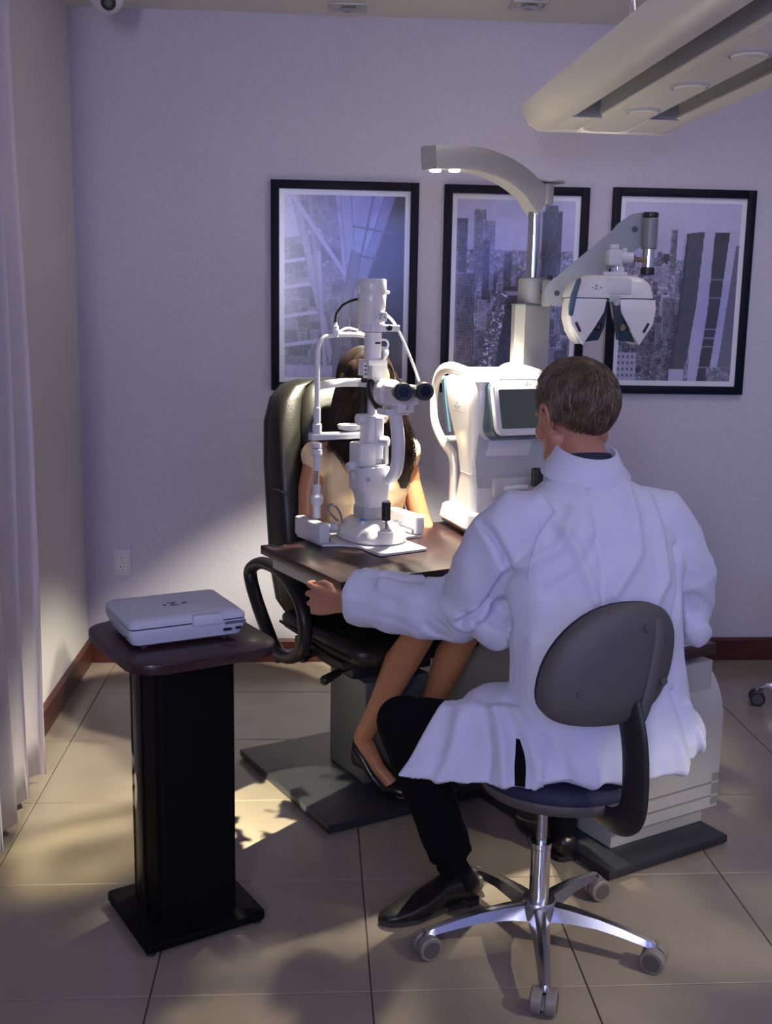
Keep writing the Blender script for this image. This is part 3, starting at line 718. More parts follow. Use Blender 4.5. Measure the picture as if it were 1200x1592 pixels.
# ------------------------------------------------------------ slit lamp (own frame at the mast, on the table)
def slit_lamp():
    t = child_frame('slit_lamp', 0, 0, .80, 0, 'white slit lamp microscope with chin rest standing on the dark wood table', 'slit lamp')
    Z = -.80
    def P(a, b, z): return Vector((a, b, z + Z))
    # base plate, notched
    obj('base_sheet', MB().prism([(.252, .225), (.262, .215), (.425, .225), (.430, .24), (.430, .40), (.53, .41), (.53, .60), (.16, .60), (.16, .42), (.22, .40), (.252, .36)], .002, .010, bev=.0015), WHITE2, t)
    for x in (.166, .520):
        cv = MB().box((x, .505, .042), (.036, .185, .064), bev=.008, seg=3); obj('rail_cover', cv, WHITE2, t)
        obj('rail', MB().box((x + (.02 if x < .3 else -.02), .50, .020), (.012, .15, .012)), ALU, t)
    obj('axle', MB().cyl((.18, .50, .042), (.51, .50, .042), .0075, n=16), CHROME, t)
    obj('axle', MB().cyl((.18, .535, .034), (.51, .535, .034), .006, n=16), CHROME, t)
    obj('axle_hub', MB().cyl((.215, .50, .042), (.25, .50, .042), .017, n=20, bev=.002), WHITE2, t)
    # base dome
    rings = []
    for z, w, d, yo in ((.012, .095, .122, 0), (.018, .100, .128, 0), (.034, .098, .125, .002), (.052, .088, .110, .010), (.066, .070, .090, .024), (.074, .050, .066, .040), (.077, .030, .04, .05)):
        ring = []
        for k in range(32):
            a = 2 * PI * k / 32; c, s_ = math.cos(a), math.sin(a); k_ = .72 if s_ > 0 else .95
            ring.append(Vector((.345 + math.copysign(abs(c) ** k_, c) * w, .425 + yo + math.copysign(abs(s_) ** k_, s_) * d, z)))
        rings.append(ring)
    dome = obj('base_dome', MB().rings(rings), WHITE, t, 60)
    for x, y, z in ((.292, .40, .066), (.400, .43, .064)):
        k = obj('base_knob', MB().cyl((x, y, z - .01), (x, y, z + .012), .010, n=16), WHITE2, dome); obj('knob_cap', MB().ell((x, y, z + .014), (.0105, .0105, .006)), BLUEK, k)
    # joystick
    j = obj('joystick', MB().cyl((.335, .325, .052), (.335, .325, .10), .0055, n=12), CHROME, t)
    obj('joystick_boot', MB().lathe([(.026, .052), (.027, .056), (.014, .058), (.007, .062)], (.335, .325, 0), 24), WHITE2, j)
    obj('joystick_grip', MB().cyl((.335, .325, .088), (.335, .325, .146), .0145, n=24, bev=.002), BLKPL, j)
    obj('joystick_button', MB().cyl((.335, .325, .146), (.335, .325, .152), .012, n=20, bev=.002), WHITE2, j)
    obj('cable', MB().tube(smoothcurve([(.262, .48, .06), (.262, .49, .085), (.250, .50, .11), (.235, .51, .118), (.226, .51, .105), (.235, .50, .085), (.252, .49, .065)], 5), .0035, 8), mat('grey_cable', (.12, .12, .15), .4), t)
    # mast blocks
    mx, my = .348, .45
    obj('mast_foot', MB().box((mx, my, .095), (.085, .085, .05), bev=.012, seg=3), SHGREY, t)
    pr = MB(); pr.rings([[P(mx + x * w + xo, my + y * w, z) for x, y in rrect(1, 1, .25)] for z, w, xo in ((.915, .088, .006), (.960, .098, .002), (.975, .110, -.004), (1.045, .112, -.006))])
    obj('mast_block', pr, WHITE2, t, 35)
    obj('joint_ring', MB().cyl(P(mx, my, 1.040), P(mx, my, 1.052), .050, n=28), SHGREY, t)
    # L-shaped microscope arm: back into the mast, out towards the doctor and up
    ap_ = smoothcurve([P(mx - .045, my + .01, 1.015), P(mx, my - .01, 1.008), P(mx + .035, my - .05, 1.008), P(mx + .04, my - .085, 1.03), P(mx + .038, my - .105, 1.075), P(mx + .036, my - .108, 1.14), P(mx + .030, my - .108, 1.185), P(mx + .022, my - .112, 1.215)], 6)
    obj('microscope_arm', MB().tube(ap_, [(.022, .019)] * len(ap_), 18, round_=True), WHITE2, t, 60)
    obj('mast_block', MB().box(P(mx - .030, my, 1.085), (.062, .075, .075), bev=.008), WHITE2, t)
    kb = obj('pivot_knob', MB().cyl(P(mx - .085, my, 1.045), P(mx - .045, my, 1.052), .014, n=20, bev=.002), WHITE2, t)
    obj('knob_shaft', MB().cyl(P(mx - .05, my, 1.052), P(mx + .045, my, 1.058), .008, n=12), WHITE2, kb)
    obj('lock_screw', MB().cyl(P(mx - .04, my - .045, 1.01), P(mx - .04, my - .056, 1.01), .007, n=12), CHROME, t)
    # tilting illumination column
    obj('illumination_column', MB().box(P(mx - .010, my, 1.135), (.035, .06, .14), bev=.008).cyl(P(mx + .012, my - .018, 1.07), P(mx + .012, my - .018, 1.20), .021, n=22).cyl(P(mx + .002, my, 1.19), P(mx + .002, my, 1.265), .014, n=18), WHITE2, t)
    obj('side_plate', MB().box(P(mx + .044, my, 1.095), (.012, .06, .09), bev=.003), SHGREY, t)
    obj('slit_knob', MB().cyl(P(mx - .052, my, 1.195), P(mx + .05, my, 1.20), .0185, n=24, bev=.003), WHITE2, t)
    obj('tilt_knob', MB().cyl(P(mx + .01, my - .045, 1.128), P(mx + .026, my - .068, 1.128), .015, n=18, bev=.002), WHITE2, t)
    obj('dark_guide', MB().box(P(mx - .026, my + .004, 1.27), (.010, .026, .11), bev=.002), DARK, t)
    obj('prism_bracket', MB().box(P(mx + .0, my + .004, 1.305), (.070, .05, .014), bev=.003), WHITE2, t)
    obj('prism_mirror', MB().box(P(mx + .022, my - .022, 1.262), (.034, .005, .06), rot=(R(-25), R(12), 0), bev=.002), mat('mirror_dark', (.05, .05, .05), .1, metal=1), t)
    # upper tower
    obj('filter_box', MB().box(P(mx + .012, my, 1.345), (.058, .06, .072), bev=.006).box(P(mx + .004, my, 1.375), (.070, .066, .018), bev=.003), WHITE, t)
    obj('side_tab', MB().box(P(mx - .034, my, 1.355), (.014, .035, .042), bev=.002), WHITE2, t)
    for dz in (.0, .012, -.012): obj('tab_hole', MB().box(P(mx - .034, my - .0185, 1.352 + dz), (.006, .003, .005)), DARK, t)
    obj('slit_tube', MB().cyl(P(mx + .002, my, 1.382), P(mx + .002, my, 1.468), .0275, n=26).cyl(P(mx + .002, my, 1.410), P(mx + .002, my, 1.416), .0290, n=26), WHITE2, t)
    obj('scale_window', MB().box(P(mx + .004, my - .0272, 1.436), (.018, .003, .006)), DARK, t)
    obj('filter_wheel', MB().cyl(P(mx + .034, my, 1.40), P(mx + .048, my, 1.40), .017, n=20, bev=.002), WHITE2, t)
    for zc in (1.43, 1.405):
        p_ = [P(mx + .026, my, zc + .015), P(mx + .050, my, zc + .014), P(mx + .058, my, zc), P(mx + .050, my, zc - .014), P(mx + .03, my, zc - .014)]
        obj('lever_loop', MB().tube(smoothcurve(p_, 4), .0035, 8), WHITE2, t)
    obj('lamp_ring', MB().box(P(mx + .024, my - .004, 1.482), (.105, .075, .020), bev=.003).cyl(P(mx - .002, my, 1.471), P(mx - .002, my, 1.494), .044, n=30), WHITE2, t)
    obj('ring_knob', MB().cyl(P(mx + .034, my - .040, 1.483), P(mx + .034, my - .050, 1.483), .009, n=16), BLKPL, t)
    h = MB().lathe([(.041, 1.492 + Z), (.0415, 1.535 + Z), (.043, 1.537 + Z), (.045, 1.585 + Z), (.0443, 1.587 + Z), (.0455, 1.589 + Z), (.0450, 1.628 + Z), (.042, 1.633 + Z), (.02, 1.634 + Z)], (mx - .004, my, 0), 34)
    hs = obj('lamp_housing', h, WHITE, t)
    obj('hinge', MB().cyl(P(mx - .050, my, 1.585), P(mx - .050, my, 1.612), .007, n=12), WHITE2, hs)
    obj('housing_screw', MB().cyl(P(mx + .040, my - .01, 1.592), P(mx + .052, my - .012, 1.592), .006, n=12, bev=.002), WHITE2, hs)
    obj('label_plate', MB().box(P(mx + .004, my - .0425, 1.517), (.044, .003, .030), bev=.001), WHITE, hs)
    logo(hs, P(mx + .002, my - .0442, 1.516), (PI / 2, 0, 0), .017)
    # cables
    obj('cable', MB().tube(smoothcurve([P(mx + .040, my, 1.53), P(mx + .072, my - .01, 1.50), P(mx + .098, my - .03, 1.44), P(mx + .110, my - .07, 1.37), P(mx + .108, my - .11, 1.32)], 6), .0042, 8), mat('silver_cable', (.42, .42, .44), .35, metal=.4), t)
    # microscope
    def mic(a, b, z): return P(a, b, z)
    cx = mx + .012
    obj('microscope_body', MB().cyl(mic(cx - .002, .40, 1.283), mic(cx - .002, .335, 1.283), .044, n=30, bev=.006).box(mic(cx + .018, .318, 1.280), (.100, .055, .062), bev=.008).box(mic(cx + .02, .315, 1.242), (.060, .048, .03), bev=.004), WHITE, t)
    obj('microscope_bracket', MB().box(mic(cx + .006, .345, 1.228), (.085, .062, .020), bev=.004), WHITE2, t)
    obj('label_plate', MB().box(mic(cx + .022, .289, 1.243), (.036, .003, .018), bev=.001), WHITE, t)
    text('Z', .018, INKG, t, mic(cx + .022, .287, 1.243), (PI / 2, 0, 0), name='logo_lettering')
    obj('objective', MB().cyl(mic(cx - .002, .40, 1.283), mic(cx - .002, .422, 1.283), .030, n=24), BLKPL, t)
    for s_, ex in ((-1, -.036), (1, .040)):
        dv = Vector((-.30, -.95, .06)).normalized(); e0 = mic(cx + ex + .004, .222, 1.298); q_ = lambda s0: e0 - dv * s0
        e = obj('eyepiece', MB().cyl(q_(.075), q_(.022), .0215, .0235, n=26).cyl(q_(.026), q_(0), .0285, n=28, bev=.004), BLKPL, t)
        obj('eyepiece_lens', MB().cyl(q_(.001), q_(-.0012), .0165, n=22), mat('coated_lens', (.006, .006, .02), .25, spec=.2), e)
        obj('eyepiece_ring', MB().cyl(q_(.044), q_(.038), .0245, n=26), mat('ring_grey', (.25, .25, .26), .3, metal=.8), e)
    obj('prism_guard', MB().tube([P(mx - .030, .405, 1.312), P(mx - .026, .40, 1.280), P(mx - .008, .392, 1.242)], [.014, .020, .015], 16, round_=True), BLKPL, t)
    # chin rest frame
    ux, uy, vx = .190, .52, .395
    cr = obj('chin_frame_foot', MB().cyl(P(ux, uy, .875), P(ux, uy, .915), .013, n=16).cyl(P(ux, uy, .915), P(ux, uy, .925), .013, .021, n=16).cyl(P(ux, uy, .925), P(ux, uy, .945), .021, n=16).cyl(P(ux, uy, .945), P(ux, uy, .955), .021, .014, n=16).cyl(P(ux, uy, .955), P(ux, uy, .985), .013, n=16), WHITE2, t)
    obj('chin_frame_foot', MB().cyl(P(vx, uy, .875), P(vx, uy, .985), .012, n=16), WHITE2, t)
    for x in (ux, vx):
        obj('chrome_rod', MB().cyl(P(x, uy, .98), P(x, uy, 1.05), .0075, n=16), CHROME, t)
        obj('adjust_sleeve', MB().cyl(P(x, uy, 1.03), P(x, uy, 1.085), .0115, n=18).cyl(P(x, uy, 1.080), P(x, uy, 1.100), .018, n=20, bev=.002).cyl(P(x, uy, 1.103), P(x, uy, 1.118), .017, n=20), WHITE2, t)
        obj('grip_handle', MB().cyl(P(x, uy, 1.148), P(x, uy, 1.180), .0150, n=20, bev=.002).cyl(P(x, uy, 1.178), P(x, uy, 1.232), .0115, n=20, bev=.002), WHITE2, t)
    obj('chin_bar', MB().box(P((ux + vx) / 2 + .0, uy, 1.139), (vx - ux + .05, .028, .024), bev=.004), WHITE2, t)
    obj('chin_cup', MB().lathe([(.012, 1.150 + Z), (.036, 1.158 + Z), (.040, 1.172 + Z), (.036, 1.173 + Z), (.028, 1.164 + Z), (.008, 1.161 + Z)], (.312, .525, 0), 26, sx=1.1, sy=.9), WHITE, t)
    arch = [P(ux, uy, 1.23), P(ux, uy, 1.30), P(ux, uy, 1.375), P(ux + .004, uy, 1.425), P(ux + .022, uy, 1.450), P(ux + .058, uy, 1.458), P((ux + vx) / 2, uy, 1.460), P(vx - .05, uy, 1.458), P(vx - .022, uy, 1.450), P(vx - .004, uy, 1.425), P(vx, uy, 1.37), P(vx, uy, 1.30), P(vx, uy, 1.23)]
    obj('arch_tube', MB().tube(smoothcurve(arch, 6), .0085, 12), WHITE, t, 60)
    band = smoothcurve([P(ux, uy, 1.298), P(ux + .04, uy + .010, 1.302), P((ux + vx) / 2, uy + .022, 1.306), P(vx - .04, uy + .010, 1.306), P(vx, uy, 1.304)], 6)
    obj('forehead_band', MB().tube(band, [(.004, .0135)] * len(band), 14), WHITE, t, 60)
    lt = obj('fixation_clamp', MB().cyl(P(ux + .062, uy, 1.450), P(ux + .062, uy, 1.488), .011, n=18, bev=.002).cyl(P(ux + .062, uy, 1.465), P(ux + .062, uy, 1.474), .015, n=18).cyl(P(ux + .062, uy, 1.486), P(ux + .062, uy, 1.497), .007, n=14), WHITE2, t)
    obj('gooseneck', MB().tube(smoothcurve([P(ux + .062, uy, 1.495), P(ux + .066, uy - .003, 1.525), P(ux + .085, uy - .02, 1.555), P(ux + .12, uy - .05, 1.572), P(mx - .046, my, 1.572)], 6), .0042, 8), BLKPL, t)
    obj('arch_cable', MB().tube(smoothcurve([P(ux + .075, uy, 1.466), P(ux + .10, uy, 1.478), P(ux + .13, uy, 1.476), P(ux + .155, uy, 1.466)], 5), .004, 8), WHITE2, t)
slit_lamp()

# ------------------------------------------------------------ autorefractor
def refractor():
    t = empty('autorefractor', (.494, 3.524, .80), R(12), 'white eye measuring machine with tilted touch screen and headrest arch on the table', 'eye machine')
    x0, x1 = .0, .30; cx = .155
    def sec(z, hw, yf, yb, r_=.03, xo=0):
        w = hw * 2; d = yb - yf; return [Vector((cx + xo + x, (yf + yb) / 2 + y, z)) for x, y in rrect(w, d, min(r_, hw * .9), 5)]
    obj('foot', MB().box((cx, .15, .011), (.27, .28, .018), bev=.003), BLKPL, t)
    obj('base', MB().rings([sec(.022, .150, -.01, .27), sec(.030, .156, -.015, .275), sec(.072, .150, -.010, .265), sec(.080, .142, -.002, .25)]), WHITE, t, 40)
    obj('body', MB().rings([sec(.080, .138, .000, .24, .03), sec(.110, .134, .004, .17, .035), sec(.20, .132, .006, .145, .04), sec(.29, .136, .000, .175, .045), sec(.36, .140, -.012, .225, .045), sec(.42, .143, -.02, .265, .045), sec(.48, .143, -.022, .290, .045), sec(.515, .138, -.015, .300, .05), sec(.530, .120, .0, .29, .05)]), WHITE, t, 50)
    obj('seam', MB().rings([sec(.205, .1335, .004, .1475, .04), sec(.207, .1335, .004, .1475, .04)]), SHGREY, t)
    # grey front recess with covers
    obj('front_panel', MB().prism([(-.125, .165), (.125, .165), (.125, .345), (-.125, .345), (-.135, .25)], 0, .010, Matrix.Translation((cx + .01, .004, 0)) @ Matrix.Rotation(PI / 2, 4, 'X'), bev=.003), SHGREY, t)
    obj('cover_flap', MB().prism([(-.10, .27), (.05, .27), (.065, .325), (-.085, .325)], 0, .006, Matrix.Translation((cx + .01, -.006, 0)) @ Matrix.Rotation(PI / 2, 4, 'X'), bev=.002), WHITE2, t)
    obj('control_well', MB().box((cx + .03, -.012, .165), (.19, .03, .075), bev=.015, seg=3), SHGREY, t)
    jb = obj('joystick', MB().cyl((cx + .055, -.045, .135), (cx + .055, -.045, .18), .006, n=12), CHROME, t)
    obj('joystick_grip', MB().cyl((cx + .075, -.06, .175), (cx + .075, -.06, .235), .020, n=22, bev=.003), BLKPL, jb)
    obj('lever', MB().tube([(cx - .02, -.03, .165), (cx + .02, -.04, .17), (cx + .05, -.035, .17)], .010, 10, round_=True), WHITE2, t)
    # slate side stripe behind the front shell
    obj('side_stripe', MB().rings([[Vector((cx + s_ * .1455, y, z)) for s_, y, z in ()] or [Vector((cx - .1465 + dx, y, z)) for dx, y, z in ((0, .20, .33), (0, .225, .33 + .0), (0, .275, .42), (0, .29, .50), (0, .27, .515), (0, .252, .44))] , [Vector((cx - .138, y, z)) for y, z in ((.20, .33), (.225, .33), (.275, .42), (.29, .50), (.27, .515), (.252, .44))]]), TEAL, t)
    obj('hood', MB().rings([[Vector((x, y, z)) for x, y, z in [(cx + a, .0 + b, .515) for a, b in ((-.13, -.03), (.13, -.03), (.13, .24), (-.13, .24))]], [Vector((cx + a, b, .535)) for a, b in ((-.11, -.02), (.11, -.02), (.11, .21), (-.11, .21))]]), WHITE, t, 30)
    # tilted monitor
    mon = Matrix.Translation((cx + .035, -.052, .435)) @ Matrix.Rotation(R(-5), 4, 'Z') @ Matrix.Rotation(R(12), 4, 'Y') @ Matrix.Rotation(R(90 - 14), 4, 'X')
    mon = Matrix.Translation((cx + .035, -.052, .435)) @ Matrix.Rotation(R(9), 4, 'Z') @ Matrix.Rotation(R(90 - 15), 4, 'X')
    obj('monitor_back', MB().prism(rrect(.262, .190, .030), -.075, -.012, mon, bev=.008), TEAL, t, 40)
    ms = obj('monitor_shell', MB().prism(rrect(.256, .182, .028), -.014, .008, mon, bev=.005), WHITE, t, 40)
    obj('screen', MB().prism(rrect(.218, .128, .006), .006, .0095, mon @ Matrix.Translation((0, -.006, 0))), SCREEN, ms)
    obj('monitor_gap', MB().prism(rrect(.259, .186, .029), -.017, -.013, mon), TEALD, ms)
    lg = logo(ms, (0, 0, 0), (0, 0, 0), .013); lg.matrix_basis = mon @ Matrix.Translation((0, .074, .0088))
    lg = logo(t, (0, 0, 0), (0, 0, 0), .024); lg.matrix_basis = Matrix.Translation((cx - .1455, .13, .425)) @ Matrix.Rotation(R(-90), 4, 'Z') @ Matrix.Rotation(PI / 2, 4, 'X')
    obj('rule_line', MB().box((cx - .1445, .11, .408), (.001, .10, .0016)), INKG, t)
    # side acrylic shield
    # headrest arch on the patient's side
    for s_ in (-1, 1):
        x = cx + s_ * .115
        p = smoothcurve([(x, .05, .532), (x, .14, .538), (x, .28, .545), (x, .385, .530), (x, .445, .490), (x, .470, .430), (x, .465, .360), (x, .425, .315), (x, .345, .275), (x, .275, .255), (x, .235, .225), (x, .225, .16), (x, .225, .085)], 5)
        obj('arch_side', MB().tube(p, [(.020, .014)] * len(p), 14, up=(1, 0, 0)), WHITE, t, 60)
    q = smoothcurve([(cx - .115, .445, .492), (cx, .43, .50), (cx + .115, .445, .492)], 6)
    obj('forehead_rest', MB().tube(q, [(.018, .012)] * len(q), 12), WHITE, t, 60)
    obj('arch_top', MB().box((cx, .17, .540), (.24, .20, .016), bev=.006), WHITE, t)
    obj('chin_rest', MB().box((cx, .42, .28), (.20, .03, .02), bev=.006).lathe([(.03, .29), (.038, .30), (.034, .302)], (cx, .43, 0), 20), WHITE2, t)
    obj('measuring_window', MB().cyl((cx, .28, .43), (cx, .315, .43), .045, n=28, bev=.004), TEALD, t)
    obj('port', MB().box((cx - .02, -.018, .13), (.02, .01, .008)), DARK, t)
refractor()

# ------------------------------------------------------------ phoropter hanging from the swing arm
def phoropter():
    t = empty('phoropter', (.985, 3.70, 1.449), R(4), 'white butterfly shaped phoropter with dark blue trim hanging beside the doctor', 'phoropter')
    # two half housings; each tapers to a point at the bottom
    def half(s_):
        # outline in x-z (x outward positive), front at -y
        secs = [(.000, .075, .118, .045), (.030, .052, .137, .055), (.075, .030, .150, .060), (.118, .020, .148, .060), (.140, .018, .142, .060)]
        rings = []
        for z, xa, xb, d in secs:
            cxx = s_ * (xa + xb) / 2; w = (xb - xa) / 2
            rings.append([Vector((cxx + x * w * 2, y * d * 2 * .9, z)) for x, y in rrect(1, 1, .28, 5)])
        return MB().rings([[Vector((s_ * .100 + (v.x - s_ * .105) * .35, v.y * .4, -.012)) for v in rings[0]]] + rings)
    for s_ in (-1, 1):
        h = obj('lens_housing', half(s_), WHITE, t, 50)
        # white facet plate in front
        poly = [(.022, .138), (.146, .138), (.150, .105), (.142, .055), (.098, -.014), (.060, .045), (.030, .095)]
        obj('face_plate', MB().prism([(s_ * x, z) for x, z in poly], 0, .010, Matrix.Translation((0, -.052, 0)) @ Matrix.Rotation(PI / 2, 4, 'X'), bev=.003), WHITE, h, 40)
        obj('slot', MB().prism([(x + s_ * .118, z + .045) for x, z in [(math.cos(R(s_ * -28)) * a - math.sin(R(s_ * -28)) * b, math.sin(R(s_ * -28)) * a + math.cos(R(s_ * -28)) * b) for a, b in rrect(.009, .036, .004)]], 0, .0025, Matrix.Translation((0, -.0615, 0)) @ Matrix.Rotation(PI / 2, 4, 'X')), BLKPL, h)
        # dark blue inner cheek with eye window
        ck = obj('inner_cheek', MB().rings([[Vector((s_ * x, y, z)) for x, y, z in ((.020, -.050, .132), (.034, .02, .132), (.078, .02, .004), (.088, -.046, -.004), (.052, -.052, .045))], [Vector((s_ * x, y, z)) for x, y, z in ((.010, -.040, .130), (.020, .02, .130), (.044, .02, .004), (.036, -.034, .002), (.022, -.046, .045))]]), TEALD, h, 30)
        obj('eye_window', MB().cyl((s_ * .050, -.048, .048), (s_ * .038, -.056, .046), .013, n=20), BLKPL, ck)
    # top housing
    rings = []
    for z, w, d in ((.142, .148, .058), (.160, .144, .058), (.190, .132, .055), (.208, .110, .048), (.217, .080, .038)):
        rings.append([Vector((x * w * 2, y * d * 2, z)) for x, y in rrect(1, 1, .2, 5)])
    top = obj('top_housing', MB().rings(rings), WHITE, t, 50)
    obj('centre_block', MB().box((.020, -.050, .180), (.085, .03, .052), bev=.008), WHITE2, top)
    obj('nose_bracket', MB().box((.005, -.050, .140), (.038, .02, .022), bev=.004).cyl((.012, -.066, .126), (.012, -.05, .126), .009, n=16), SHGREY, top)
    obj('seam', MB().box((0, -.0, .1405), (.288, .113, .002)), DARK, top)
    lg = logo(top, (-.060, -.0592, .175), (PI / 2 - .12, 0, 0), .017)
    # slate side window wraps the left side
    obj('side_window', MB().prism([(-.128, .200), (-.118, .205), (-.114, .198), (-.128, .142), (-.136, .085), (-.143, .078), (-.151, .085), (-.152, .11), (-.146, .150)], 0, .010, Matrix.Translation((0, -.0535, 0)) @ Matrix.Rotation(PI / 2, 4, 'X'), bev=.002), TEAL, top)
    # hanger
    obj('hanger_plate', MB().box((.015, 0, .222), (.085, .055, .014), bev=.004).box((.03, 0, .235), (.04, .03, .022), bev=.004), WHITE2, t)
    obj('tilt_block', MB().box((.010, -.012, .275), (.046, .045, .055), bev=.007, seg=3).cyl((.010, -.012, .302), (.010, -.012, .318), .017, n=18, bev=.003), WHITE2, t)
    obj('cross_sleeve', MB().cyl((.030, .0, .277), (.080, .0, .277), .019, n=22, bev=.003).cyl((.050, .0, .29), (.050, .0, .308), .010, n=14, bev=.002), WHITE2, t)
    obj('cross_rod', MB().cyl((.075, .0, .274), (.148, .045, .271), .0075, n=14), BRASS, t)
    obj('adjust_screw', MB().cyl((.022, -.02, .246), (.022, -.02, .236), .006, n=10), CHROME, t)
phoropter()

# ------------------------------------------------------------ side table and device
def side_table():
    t = empty('side_table', (-.327, 2.60, 0), R(28.6), 'dark pedestal side table with rounded mahogany top and black column', 'side table')
    top = [(x, y) for x, y in rrect(.37, .40, .07, 8)]
    obj('tabletop', MB().prism(top, .720, .745, bev=.004), WOOD, t)
    obj('column', MB().prism(rrect(.205, .20, .018, 4), .032, .720), BLACKP, t)
    obj('column_strip', MB().box((-.104, .03, .376), (.006, .05, .688), bev=.002), mat('bronze_strip', (.035, .028, .024), .35, metal=.6), t)
    obj('base_plate', MB().prism(rrect(.315, .30, .014, 4), .012, .034, bev=.003), BLACKP, t)
    for x, y in ((-.14, -.13), (.14, -.13), (.14, .13), (-.14, .13)): obj('foot', MB().cyl((x, y, 0), (x, y, .013), .012, n=14), RUBBER, t)
side_table()
def device():
    t = empty('portable_device', (-.342, 2.612, .745), R(28.6) - R(4), 'flat pearl grey office device with hinged lid on the side table', 'device')
    W, D_ = .285, .235
    low = MB(); low.rings([[Vector((x, y, z)) for x, y in rrect(w, d, r_, 4)] for z, w, d, r_ in ((.006, W - .05, D_ - .05, .015), (.014, W - .02, D_ - .02, .015), (.040, W, D_, .014), (.052, W, D_, .014))])
    obj('body', low, CASEW, t, 35)
    obj('gap', MB().prism(rrect(W - .008, D_ - .008, .012), .052, .0555), DARK, t)
    obj('lid', MB().rings([[Vector((x, y, z)) for x, y in rrect(w, d, r_, 4)] for z, w, d, r_ in ((.0555, W, D_, .014), (.064, W, D_, .014), (.072, W - .016, D_ - .016, .014), (.075, W - .05, D_ - .05, .02))]), CASEW, t, 35)
    obj('latch', MB().box((.045, -D_ / 2 + .004, .060), (.075, .022, .026), bev=.004), CASEW, t)
    gr = MB()
    for i in range(18): gr.box((.088 + i * .003 - .0, -D_ / 2 - .001, .046), (.0016, .003, .007))
    obj('vent_slot', gr, mat('shadow_grey', (.12, .13, .18), .5), t)
    gr = MB().box((.094, -D_ / 2 - .0008, .030), (.020, .003, .006)).box((.122, -D_ / 2 - .0008, .031), (.014, .003, .006))
    obj('port', gr, DARK, t)
    obj('side_notch', MB().tube([(-W / 2 - .0005, -.09, .030), (-W / 2 - .0005, -.06, .026), (-W / 2 - .0, -.05, .018)], .0012, 6), DARK, t)
    for x, y in ((-.10, -.08), (.10, -.08), (.1, .08), (-.1, .08)): obj('foot', MB().cyl((x, y, 0), (x, y, .008), .010, n=12), RUBBER, t)
    lg = logo(t, (-.005, -.005, .0765), (0, 0, R(4)), .030)
device()

# ------------------------------------------------------------ stools
def caster(par, p, ang, wm=CASTG, r_=.030):
    p = Vector(p); d = Vector((math.cos(ang), math.sin(ang), 0)); ax = Vector((-d.y, d.x, 0))
    c = obj('caster', MB().cyl(p + Vector((0, 0, -.002)), p + Vector((0, 0, -.030)), .008, n=12).tube([p + Vector((0, 0, -.012)) + d * -.004, p + Vector((0, 0, -.020)) + d * .018, p + Vector((0, 0, -.040)) + d * .030], [(.012, .005), (.016, .005), (.010, .004)], 10), wm, par)
    w = p + d * .010; w.z = r_
    for s_ in (-1, 1):
        q = w + ax * s_ * .0165
        o = obj('wheel', MB().cyl(q - ax * .0125, q + ax * .0125, r_, n=28, bev=.003), wm, c)
        obj('hub_cap', MB().cyl(q + ax * s_ * .0095, q + ax * s_ * .0125, r_ * .62, n=20, bev=.001).cyl(q + ax * s_ * .0120, q + ax * s_ * .0138, r_ * .3, n=14), BLKPL, o) if False else obj('hub_cap', MB().cyl(q + ax * s_ * .0115, q + ax * s_ * .0140, r_ * .72, n=20, bev=.001), mat('hub_grey', (.07, .065, .06), .5), c)
    return c
def star(t, r_, th0, zc, mtl, caster_angs, wm=CASTG):
    obj('hub', MB().lathe([(.030, .070), (.046, .075), (.046, .105), (.040, .118), (.028, .120)], (0, 0, zc), 28), mtl, t)
    for k in range(5):
        a = th0 + k * 2 * PI / 5; d = Vector((math.cos(a), math.sin(a), 0)); n = Vector((-d.y, d.x, 0)); rings = []
        for s_, zt, zb, w in ((.030, .114, .072, .026), (.08, .112, .080, .024), (.15, .104, .079, .019), (.21, .092, .070, .016), (r_ - .012, .078, .060, .014), (r_ + .012, .070, .052, .013), (r_ + .018, .060, .050, .010)):
            c = d * s_; rings.append([c + n * (w * x) + Vector((0, 0, zc + z)) for x, z in ((-1, zb), (-.55, zt - .004), (0, zt), (.55, zt - .004), (1, zb), (.6, zb + .006), (-.6, zb + .006))])
        lg = obj('leg', MB().rings(rings), mtl, t, 35)
        caster(t, d * r_ + Vector((0, 0, zc + .060)), caster_angs[k], wm)
